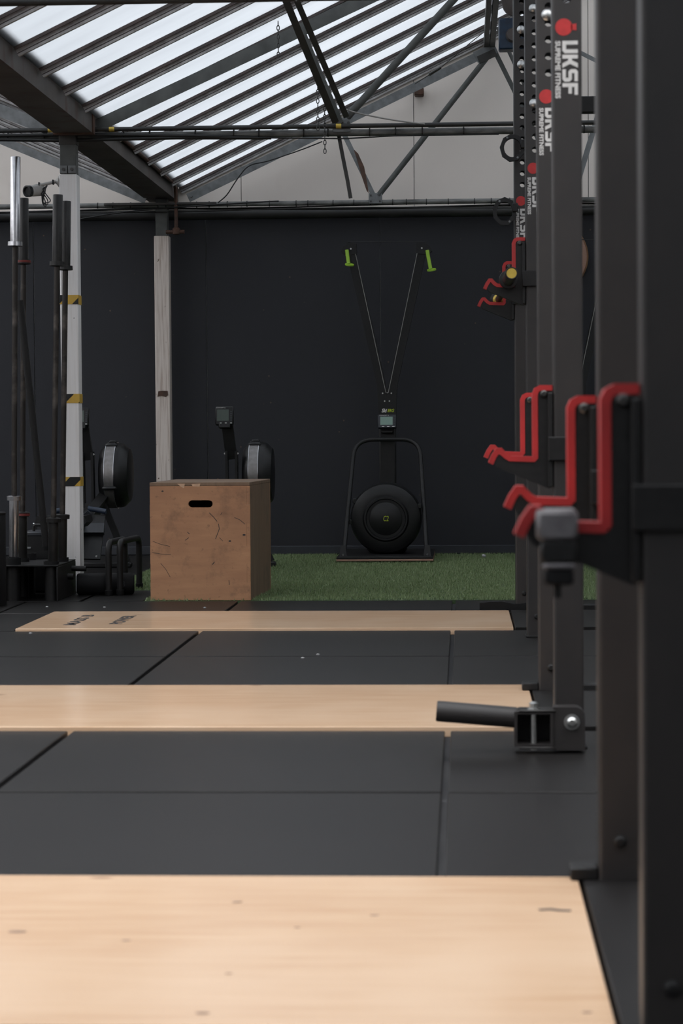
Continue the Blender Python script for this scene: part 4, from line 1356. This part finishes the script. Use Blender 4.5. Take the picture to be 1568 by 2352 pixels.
q = on_floor(-20, 1391)
bn = thing('floor_canister', (q.x - 0.006, q.y, 0), 'tall plain black cylinder standing at the left edge', 'cylinder')
zc = at(5, 1181, q.y).z
MB().lathe((q.x - 0.006, q.y, 0.0), (0, 0, 1), [(0, 0.078), (0.004, 0.081), (zc - 0.006, 0.081), (zc, 0.078)], 32).build('body', 'black_rubber', bn)
MB().lathe((q.x - 0.006, q.y, zc), (0, 0, 1), [(0, 0.083), (0.008, 0.083), (0.010, 0.080)], 32).build('lid', 'black_plastic', bn)

# crate behind the barbells
q = at(95, 1255, 12.1)
cr = thing('tool_case', (q.x, 12.1, 0.0), 'dark storage case with a carry handle behind the barbell stand', 'case')
x0_, x1_ = at(55, 1255, 12.1).x, at(126, 1255, 12.1).x
zt_ = at(95, 1222, 12.1).z
MB().box((x0_, 12.04, 0.0), (x1_, 12.30, zt_), 0.012).build('body', 'black_plastic', cr)
MB().box((x0_ - 0.004, 12.035, zt_ - 0.02), (x1_ + 0.004, 12.305, zt_ + 0.004), 0.006).build('lid', 'grey_plastic', cr)
zh = at(90, 1206, 12.1).z
MB().tube(smooth_path([(at(76, 1206, 12.1).x, 12.12, zt_), (at(76, 1206, 12.1).x, 12.12, zh), (at(103, 1206, 12.1).x, 12.12, zh), (at(103, 1206, 12.1).x, 12.12, zt_)], 0.012), 0.008, 8).build('handle', 'black_plastic', cr)
for px in (77, 101):
    qq = at(px, 1204, 12.1)
    MB().lathe((qq.x, 12.11, zh + 0.007), (0, 0, 1), [(0, 0.006), (0.004, 0.003)], 8).build('rivet', 'bolt_zinc', cr)
MB().box((at(58, 1258, 12.04).x, 12.028, at(64, 1261, 12.04).z), (at(72, 1258, 12.04).x, 12.04, at(64, 1256, 12.04).z), 0.003).build('latch', 'galvanised', cr)

# ---- parallettes and dumbbell on the floor between stand and box
def parallette(f0, f1, h, label):
    f0, f1 = Vector(f0), Vector(f1)
    t = thing('parallette_bar', tuple((f0 + f1) / 2), label, 'parallette', 'parallettes beside the jump box')
    up = Vector((0, 0, h))
    MB().tube(smooth_path([f0 + Vector((0, 0, 0.012)), f0 + up, f1 + up, f1 + Vector((0, 0, 0.012))], 0.06, 7), 0.0165, 14).build('hoop', 'black_powder', t)
    for f in (f0, f1):
        MB().lathe(f, (0, 0, 1), [(0, 0.019), (0.003, 0.0205), (0.028, 0.0205), (0.030, 0.0175)], 16).build('foot', 'black_rubber', t)
    return t


pz0 = 0.0
parallette(on_floor(250, 1368, pz0), on_floor(287, 1355, pz0), 0.275, 'black bent-tube parallette, left of the two beside the box')
parallette(on_floor(276, 1367, pz0), on_floor(320, 1352, pz0), 0.278, 'black bent-tube parallette, nearer the wooden box')
da, db = on_floor(172, 1368, pz0), on_floor(318, 1362, pz0)
da = Vector((da.x, 11.885, pz0)); db = Vector((db.x - 0.01, 11.93, pz0))
rA = 0.056
axd = (db - da).normalized()
d0 = da + Vector((0, 0, rA))
Ld = (db - da).length
dm = thing('dumbbell', tuple((da + db) / 2), 'black round dumbbell lying on the floor behind the parallettes', 'dumbbell')
MB().lathe(d0, axd, [(0, 0.040), (0.004, 0.052), (0.012, rA), (0.150, rA), (0.160, 0.05)], 32).build('head', 'black_rubber', dm)
MB().lathe(d0 + axd * Ld, -axd, [(0, 0.040), (0.004, 0.052), (0.012, rA), (0.115, rA), (0.125, 0.05)], 32).build('head', 'black_rubber', dm)
MB().cyl(d0 + axd * 0.155, d0 + axd * (Ld - 0.12), 0.018, n=14).build('grip', 'dark_steel', dm)
qn = Vector((axd.y, -axd.x, 0)).normalized()
text_mesh('8', 0.045, frame(d0 + axd * (Ld - 0.06) + qn * (rA + 0.0005), axd, (0, 0, 1)), 'number', 'grey_plastic', dm, local=False, bold=0.0008)

# ================================================================== SQUAT RACKS
BLOCK = {
    'U': [[(0, 0), (0.62, 0), (0.78, 0.16), (0.78, 1), (0.54, 1), (0.54, 0.24), (0.24, 0.24), (0.24, 1), (0, 1), (0, 0.16)]],
    'K': [[(0, 0), (0.24, 0), (0.24, 0.38), (0.36, 0.38), (0.54, 0), (0.82, 0), (0.58, 0.5), (0.82, 1), (0.54, 1), (0.36, 0.62), (0.24, 0.62), (0.24, 1), (0, 1)]],
    'S': [[(0, 0), (0.62, 0), (0.78, 0.14), (0.78, 0.46), (0.64, 0.61), (0.24, 0.61), (0.24, 0.78), (0.76, 0.78), (0.76, 1), (0.14, 1), (0, 0.86), (0, 0.54), (0.14, 0.39), (0.54, 0.39), (0.54, 0.22), (0, 0.22)]],
    'F': [[(0, 0), (0.24, 0), (0.24, 0.39), (0.66, 0.39), (0.66, 0.61), (0.24, 0.61), (0.24, 0.78), (0.74, 0.78), (0.74, 1), (0, 1)]],
}
UP_H = 3.02
HOLE_STEP, HOLE_R = 0.0525, 0.0125
LOGO_Z = 1.905      # centre of the red emblem


def upright_mesh(parent, y, bolts=(), logo=True):
    """hollow 76 mm tube; local origin at the left front foot of the rack"""
    w, t = POST_W, 0.004
    holes_z = [LOGO_Z + 0.075 + HOLE_STEP * k for k in range(20)]
    holes_z = [z for z in holes_z if z < UP_H - 0.05]
    b = MB()
    r = 0.007
    out = [(0.0, 0.0), (w - 2 * r, 0.0), (w - 2 * r, UP_H), (0.0, UP_H)]
    hl = [circle(w / 2 - r, z, HOLE_R, 10)[::-1] for z in holes_z]
    b.prism(out, hl, frame((r, y, 0), (1, 0, 0), (0, 0, 1)), -t)           # front wall
    b.prism(out, hl, frame((r, y + w - t, 0), (1, 0, 0), (0, 0, 1)), -t)   # back wall
    b.box((0, y + r, 0), (t, y + w - r, UP_H))
    b.box((w - t, y + r, 0), (w, y + w - r, UP_H))
    for cx_, cy_, a0 in ((r, y + r, 180), (w - r, y + r, 270), (w - r, y + w - r, 0), (r, y + w - r, 90)):
        o_ = arc(cx_, cy_, r, a0, a0 + 90, 4)
        i_ = arc(cx_, cy_, r - t, a0, a0 + 90, 4)
        b.prism(o_ + i_[::-1], [], Matrix.Identity(4), UP_H)
    u = b.build('upright', 'rack_coat', parent, local=True)
    if logo:
        M = frame((0.0, y - 0.0002, LOGO_Z), (0, 0, -1), (1, 0, 0))   # reads downwards
        em = circle(0, 0.031, 0.0225, 20)
        em = [(x_ * (1.0), y_) for x_, y_ in em]
        e = MB().prism(em, [], M, 0.0006).build('emblem', 'red_paint', u, local=True, smooth=False)
        MB().prism([(-0.007, 0.050), (0.007, 0.050), (0.009, 0.064), (-0.009, 0.064)], [], M, 0.0006).build('emblem', 'red_paint', u, local=True, smooth=False)
        s_ = 0.0405
        xx = 0.036
        for ch in 'UKSF':
            for pl in BLOCK[ch]:
                MB().prism([(xx + p_[0] * s_ * 1.02, 0.027 + p_[1] * s_) for p_ in pl], [], M, 0.0006).build('letter', 'decal_white', u, local=True, smooth=False)
            xx += s_ * 1.02 * (0.92 if ch == 'K' else 0.88)
        text_mesh('SUPREME FITNESS', 0.018, M @ Matrix.Translation((0.111, 0.0145, 0.0003)), 'lettering', 'decal_white', u, bold=0.0006, width=0.150)
    for z in bolts:
        MB().lathe((w / 2 - 0.004, y, z), (0, -1, 0), [(0, 0.019), (0.004, 0.019), (0.010, 0.014), (0.013, 0.006)], 16).build('bolt', 'bolt_zinc', u, local=True)
    return u


def squat_rack(loc, label, dy, near_bolts, far_bolts, stringers=True):
    t = thing('squat_rack', loc, label, 'squat rack', 'black squat racks in a row')
    ua = upright_mesh(t, 0.0, near_bolts)
    ub = upright_mesh(t, dy, far_bolts)
    w = POST_W
    # foot plates
    for u, y in ((ua, 0.0), (ub, dy)):
        if y > 0:
            MB().box((-0.053, y + 0.006, 0.0105), (-0.0005, y + w - 0.006, 0.034), 0.003).build('foot_plate', 'black_powder', u, local=True)
        else:
            MB().box((-0.006, y - 0.012, 0.0), (w + 0.008, y + w + 0.03, 0.008), 0.002).build('foot_plate', 'black_powder', u, local=True)
        MB().lathe((w * 0.5, y, 0.085), (0, -1, 0), [(0, 0.012), (0.006, 0.012), (0.010, 0.007)], 8).build('bolt', 'black_powder', u, local=True)
    # rear uprights, cross members
    rx = 0.95
    for y in (0.0, dy):
        MB().box((rx, y, 0), (rx + w, y + w, UP_H), 0.007).build('rear_upright', 'rack_coat', t, local=True)
        MB().box((w, y + 0.008, 2.90), (rx, y + w - 0.008, 2.96), 0.004).build('top_arm', 'rack_coat', t, local=True)
    MB().box((w, dy + 0.01, 0.0), (rx, dy + w - 0.01, 0.03), 0.004).build('floor_arm', 'black_powder', t, local=True)
    MB().box((w + 0.001, dy + 0.008, 2.31), (rx, dy + w - 0.008, 2.385), 0.004).build('cross_arm', 'black_powder', t, local=True)
    MB().box((0.005, w, 2.94), (w - 0.005, dy, 3.0), 0.004).build('top_beam', 'rack_coat', t, local=True)
    MB().box((rx + 0.005, w, 2.90), (rx + w - 0.005, dy, 2.96), 0.004).build('top_beam', 'rack_coat', t, local=True)
    MB().cyl((0.40, w * 0.5, 2.93), (0.40, dy + w * 0.5, 2.93), 0.016).build('pull_up_bar', 'dark_steel', t, local=True)
    MB().box((rx + 0.01, w, 0.0), (rx + w - 0.01, dy, 0.05), 0.004).build('floor_beam', 'black_powder', t, local=True)
    return t


RACK_Y = [9.37, 6.10, 3.13]
DY = [1.33, 1.26, 1.12]
RACK_X = [0.261, 0.241, 0.243]
RACK_TURN = 0.0117      # the farthest rack stands slightly askew
rl = ['farthest black squat rack, holding its barbell at head height',
      'middle black squat rack with the landmine bolted at its foot',
      'nearest black squat rack, cut off by the right edge of the picture']
zb = lambda py, Y: at(1200, py, Y).z
squat_rack((RACK_X[0], RACK_Y[0], 0.0), rl[0], DY[0], (zb(20, 9.37), zb(238, 9.37)), (zb(68, 10.7), zb(148, 10.7))).rotation_euler = (0, 0, RACK_TURN)
squat_rack((RACK_X[1], RACK_Y[1], 0.0), rl[1], DY[1], (), (zb(35, 7.36),))
squat_rack((RACK_X[2], RACK_Y[2], 0.0), rl[2], DY[2], (), ()).rotation_euler = (0, 0, -0.0055)


# ---- rack hooks (J-cups)
def rack_hook(loc, label):
    """origin: on the upright's left face, height of the saddle; hook reaches to -x"""
    t = thing('rack_hook', loc, label, 'rack hook', 'red lined rack hooks')
    M = frame((0, 0, 0), (1, 0, 0), (0, 0, 1))   # local z = -y
    th = 0.046
    Mt = frame((0, POST_W / 2 + th / 2, 0), (1, 0, 0), (0, 0, 1))
    body = [(-0.038, 0.180), (-0.004, 0.180), (-0.002, -0.075), (-0.012, -0.080), (-0.045, -0.066), (-0.147, -0.024), (-0.159, -0.006), (-0.151, 0.012),
            (-0.141, 0.012), (-0.120, -0.006), (-0.042, -0.006)]
    MB().prism(body, [], Mt, th).build('plate', 'black_powder', t, local=True, smooth=False)
    Ml = frame((0, POST_W / 2 + th / 2 + 0.003, 0), (1, 0, 0), (0, 0, 1))
    ln = [(-0.002, 0.188), (-0.034, 0.188), (-0.043, 0.183), (-0.048, 0.172), (-0.0475, 0.004), (-0.052, -0.001), (-0.060, -0.001), (-0.114, 0.001), (-0.126, 0.008), (-0.139, 0.022), (-0.147, 0.022), (-0.157, 0.008), (-0.166, -0.012)]
    MB().strip(ln, 0.0072, Ml, th + 0.006).build('liner', 'red_liner', t, local=True)
    # bracket that wraps the upright
    MB().box((-0.014, -0.012, -0.005), (POST_W + 0.006, -0.001, 0.058), 0.002).build('bracket', 'black_powder', t, local=True, smooth=False)
    MB().box((-0.0135, -0.001, -0.075), (-0.0015, POST_W * 0.18, 0.175), 0.002).build('side_plate', 'black_powder', t, local=True, smooth=False)
    MB().lathe((-0.024, POST_W / 2 - th / 2, 0.172), (0, -1, 0), [(0, 0.010), (0.005, 0.010), (0.008, 0.006)], 10).build('bolt', 'dark_steel', t, local=True)
    return t


zs = lambda py, Y: at(1250, py, Y).z
H3 = (zs(1215, RACK_Y[2]) + zs(1160, RACK_Y[2] + DY[2])) / 2 + 0.004
H2 = (zs(1053, RACK_Y[1]) + zs(1047, RACK_Y[1] + DY[1])) / 2 + 0.003
H1 = (zs(652, RACK_Y[0]) + zs(698, RACK_Y[0] + DY[0])) / 2
jh = rack_hook((RACK_X[2], RACK_Y[2], H3), 'red lined rack hook on the nearest upright, gripped by a grey clamp')
copy_tree(jh, (RACK_X[2] + 0.0055 * DY[2], RACK_Y[2] + DY[2], H3), label='red lined rack hook on the far upright of the nearest rack')
copy_tree(jh, (RACK_X[1], RACK_Y[1], H2), label='empty red lined rack hook on the near upright of the middle rack')
copy_tree(jh, (RACK_X[1], RACK_Y[1] + DY[1], H2), label='empty red lined rack hook on the far upright of the middle rack')
copy_tree(jh, (RACK_X[0], RACK_Y[0], H1), label='higher of the two raised red hooks on the farthest rack')
copy_tree(jh, (RACK_X[0] - RACK_TURN * DY[0], RACK_Y[0] + DY[0], H1), label='lower of the two raised red hooks on the farthest rack')

# ---- barbells in the hooks
yc = RACK_Y[0] + DY[0] / 2 + 0.04
zb_ = H1 + 0.0145 + 0.008
barbell('barbell with a yellow hollow end resting on the raised hooks', (RACK_X[0] - 0.066, yc - 1.10, zb_), (RACK_X[0] - 0.068 - 0.0257, yc + 1.10, zb_), 0.36, 'sleeve_black', hollow='brass')

# ---- clamp gripping the nearest hook
Yc = RACK_Y[2] - 0.022
cl = thing('bar_clamp', (0.126, Yc + 0.05, H3), 'grey topped black clamp gripping the nearest red hook', 'clamp')
xa, xb = at(1231, 1200, Yc).x, at(1328, 1200, Yc).x
zt3, zm3, zb3 = at(1280, 1172, Yc).z, at(1280, 1243, Yc).z, at(1280, 1345, Yc).z
MB().box((xa, Yc, zm3), (xb, Yc + 0.016, zt3), 0.006).box((xa, Yc + 0.016, H3 + 0.009), (xb, Yc + 0.096, zt3), 0.004).build('jaw', 'clamp_grey', cl)
MB().box((xa + 0.006, Yc + 0.002, zm3 - 0.030), (xb - 0.002, Yc + 0.016, zm3 - 0.0005), 0.003).build('body', 'black_powder', cl)
MB().box((xa + 0.008, Yc - 0.001, zm3 - 0.038), (xb - 0.004, Yc + 0.015, zm3 - 0.0305), 0.003).build('band', 'clamp_grey', cl)
MB().box((xa + 0.010, Yc + 0.002, zb3), (xb - 0.006, Yc + 0.05, zm3 - 0.0385), 0.004).build('grip', 'black_rubber', cl)
MB().cyl(((xa + xb) / 2, Yc + 0.02, zb3), ((xa + xb) / 2, Yc + 0.02, zb3 - 0.018), 0.006).build('screw', 'black_powder', cl)

# ---- landmine at the foot of the middle rack
Yl = RACK_Y[1] - 0.10
q = at(1230, 1650, Yl)
lm = thing('landmine_attachment', (RACK_X[1] - 0.05, Yl, 0.008), 'black landmine tube bolted to the foot of the middle rack', 'landmine')
x0_, x1_ = at(1181, 1650, Yl).x, at(1270, 1650, Yl).x
z0_, z1_ = 0.018, 0.018 + (x1_ - x0_) * 0.92
wt = 0.0075
M = frame((x0_, Yl, z0_), (1, 0, 0), (0, 0, 1))
W_, H_ = x1_ - x0_, z1_ - z0_
MB().prism([(0, 0), (W_, 0), (W_, H_), (0, H_)], [[(wt, wt), (wt, H_ - wt), (W_ - wt, H_ - wt), (W_ - wt, wt)]], M, -0.09).build('swivel_box', 'rack_coat', lm, smooth=False)
MB().box((x0_ + 0.001, Yl + 0.0905, z0_ + 0.001), (x1_ - 0.001, Yl + 0.0945, z1_ - 0.001), 0.001).build('back_plate', 'black_powder', lm)
MB().cyl(((x0_ + x1_) / 2, Yl + 0.02, z0_ - 0.01), ((x0_ + x1_) / 2, Yl + 0.02, z1_ + 0.012), 0.0085, n=12).build('pivot_bolt', 'bolt_zinc', lm)
MB().lathe(((x0_ + x1_) / 2, Yl + 0.02, z1_ + 0.004), (0, 0, 1), [(0, 0.017), (0.003, 0.017), (0.0035, 0.012), (0.016, 0.012), (0.020, 0.006)], 8).build('nut', 'bolt_zinc', lm)
MB().box((x0_ + 0.012, Yl - 0.004, z1_), (x1_ + 0.006, Yl + 0.07, z1_ + 0.004), 0.001).build('clevis_plate', 'dark_steel', lm)
MB().box((x0_ + 0.012, Yl - 0.004, z0_ - 0.005), (x1_ + 0.006, Yl + 0.07, z0_), 0.001).build('clevis_plate', 'dark_steel', lm)
# bolting plate over the foot of the upright
pr = at(1343, 1650, Yl).x
za_, zb2 = 0.0085, at(1300, 1625, Yl).z
plate = [(0, 0), (pr - x1_, 0), (pr - x1_, (zb2 - za_) * 0.7)] + [(pr - x1_ - 0.025 + 0.025 * math.cos(math.radians(a_)), (zb2 - za_) - 0.025 + 0.025 * math.sin(math.radians(a_))) for a_ in (20, 45, 70, 90)] + [(0, zb2 - za_)]
MB().prism(plate, [], frame((x1_ + 0.0005, Yl + 0.005, za_), (1, 0, 0), (0, 0, 1)), -0.06).build('mount_block', 'rack_coat', lm, smooth=False)
bq = at(1313, 1659, Yl)
nb_ = MB().lathe((bq.x, Yl + 0.005, bq.z), (0, -1, 0), [(0, 0.021), (0.003, 0.021), (0.0035, 0.014), (0.014, 0.014), (0.020, 0.008)], 14).build('bolt', 'bolt_zinc', lm)
# the tube that takes a bar
ta, tb_ = at(1002, 1633, Yl + 0.03), at(1184, 1648, Yl + 0.03)
dt = (tb_ - ta).normalized()
R_ = 0.0275
b = MB()
b.lathe(ta, dt, [(0.03, R_ - 0.006), (0.0, R_ - 0.005), (0.0, R_ - 0.002), (0.004, R_), ((tb_ - ta).length, R_)], 28)
b.build('bar_tube', 'rack_coat', lm)

# ---- strap and collars by the farthest rack
q0 = on_floor(1101, 1406)
M = frame((at(1101, 1404, 10.72).x, 10.73, 0.0), (1, 0, 0), (0, 0, 1))
o = MB().prism([(0, 0.010), (0.0, 0.042), (0.05, 0.047), (0.10, 0.048), (0.135, 0.042), (0.16, 0.036), (0.19, 0.037), (0.238, 0.045), (0.238, 0.0), (0.16, 0.0), (0.12, 0.010)], [], M, 0.05).build('rubber_strap', 'black_rubber', origin=(at(1150, 1400, 10.7).x, 10.70, 0.0))
tag(o, 'black curved rubber strap lying at the foot of the farthest rack', 'strap')


def lock_collar(c, rx_, ry_, label, tilt):
    t = thing('bar_collar', tuple(c), label, 'collar', 'black ring collars hung on the farthest rack')
    N = 9
    ou = [(rx_ * math.cos(math.tau * i / N + tilt), ry_ * math.sin(math.tau * i / N + tilt)) for i in range(N)]
    inn = [(rx_ * 0.66 * math.cos(math.tau * i / 24), ry_ * 0.68 * math.sin(math.tau * i / 24)) for i in range(24)]
    MB().prism(ou, [inn[::-1]], frame(c, (1, 0, 0), (0, 0, 1)), 0.035).build('ring', 'black_plastic', t, smooth=False)
    q_ = Vector(c) + Vector((rx_ * 0.86, -0.045, ry_ * 0.25))
    MB().box(q_ - Vector((0.014, 0.008, 0.02)), q_ + Vector((0.014, 0.012, 0.02)), 0.004).build('clamp', 'black_plastic', t)
    for a_ in (120, 300):
        qq = Vector(c) + Vector((rx_ * 0.82 * math.cos(math.radians(a_)), -0.036, ry_ * 0.82 * math.sin(math.radians(a_))))
        MB().cyl(qq, qq + Vector((0, -0.004, 0)), 0.005, n=8).build('screw', 'galvanised', t)
    return t


Yk = RACK_Y[0] + DY[0] - 0.035
lock_collar(at(1176, 341, Yk), 0.058, 0.064, 'upper black ring collar hung beside the holed upright', 0.3)
lock_collar(at(1158, 487, Yk + 0.03), 0.056, 0.066, 'lower black ring collar hung beside the holed upright', 0.15)
for k, (px, py) in enumerate(((1184, 341), (1172, 487))):
    pass

# ---- round target on the far wall behind the racks
q = at(1266, 590, 15.64)
o = thing('round_target', tuple(q), 'round tan disc on the navy wall behind the rack uprights', 'disc')
MB().lathe(Vector((q.x, WALL_Y - 0.013, q.z)), (0, -1, 0), [(0, 0.245), (0.03, 0.250), (0.045, 0.240), (0.05, 0.20)], 48).build('face', 'tan_disc', o)
MB().lathe(Vector((q.x, WALL_Y - 0.060, q.z)), (0, -1, 0), [(0, 0.238), (0.004, 0.238), (0.006, 0.228)], 48).build('rim', 'ply_edge', o)

for ob in bpy.data.objects:
    if '_w' in ob.keys():
        del ob['_w']
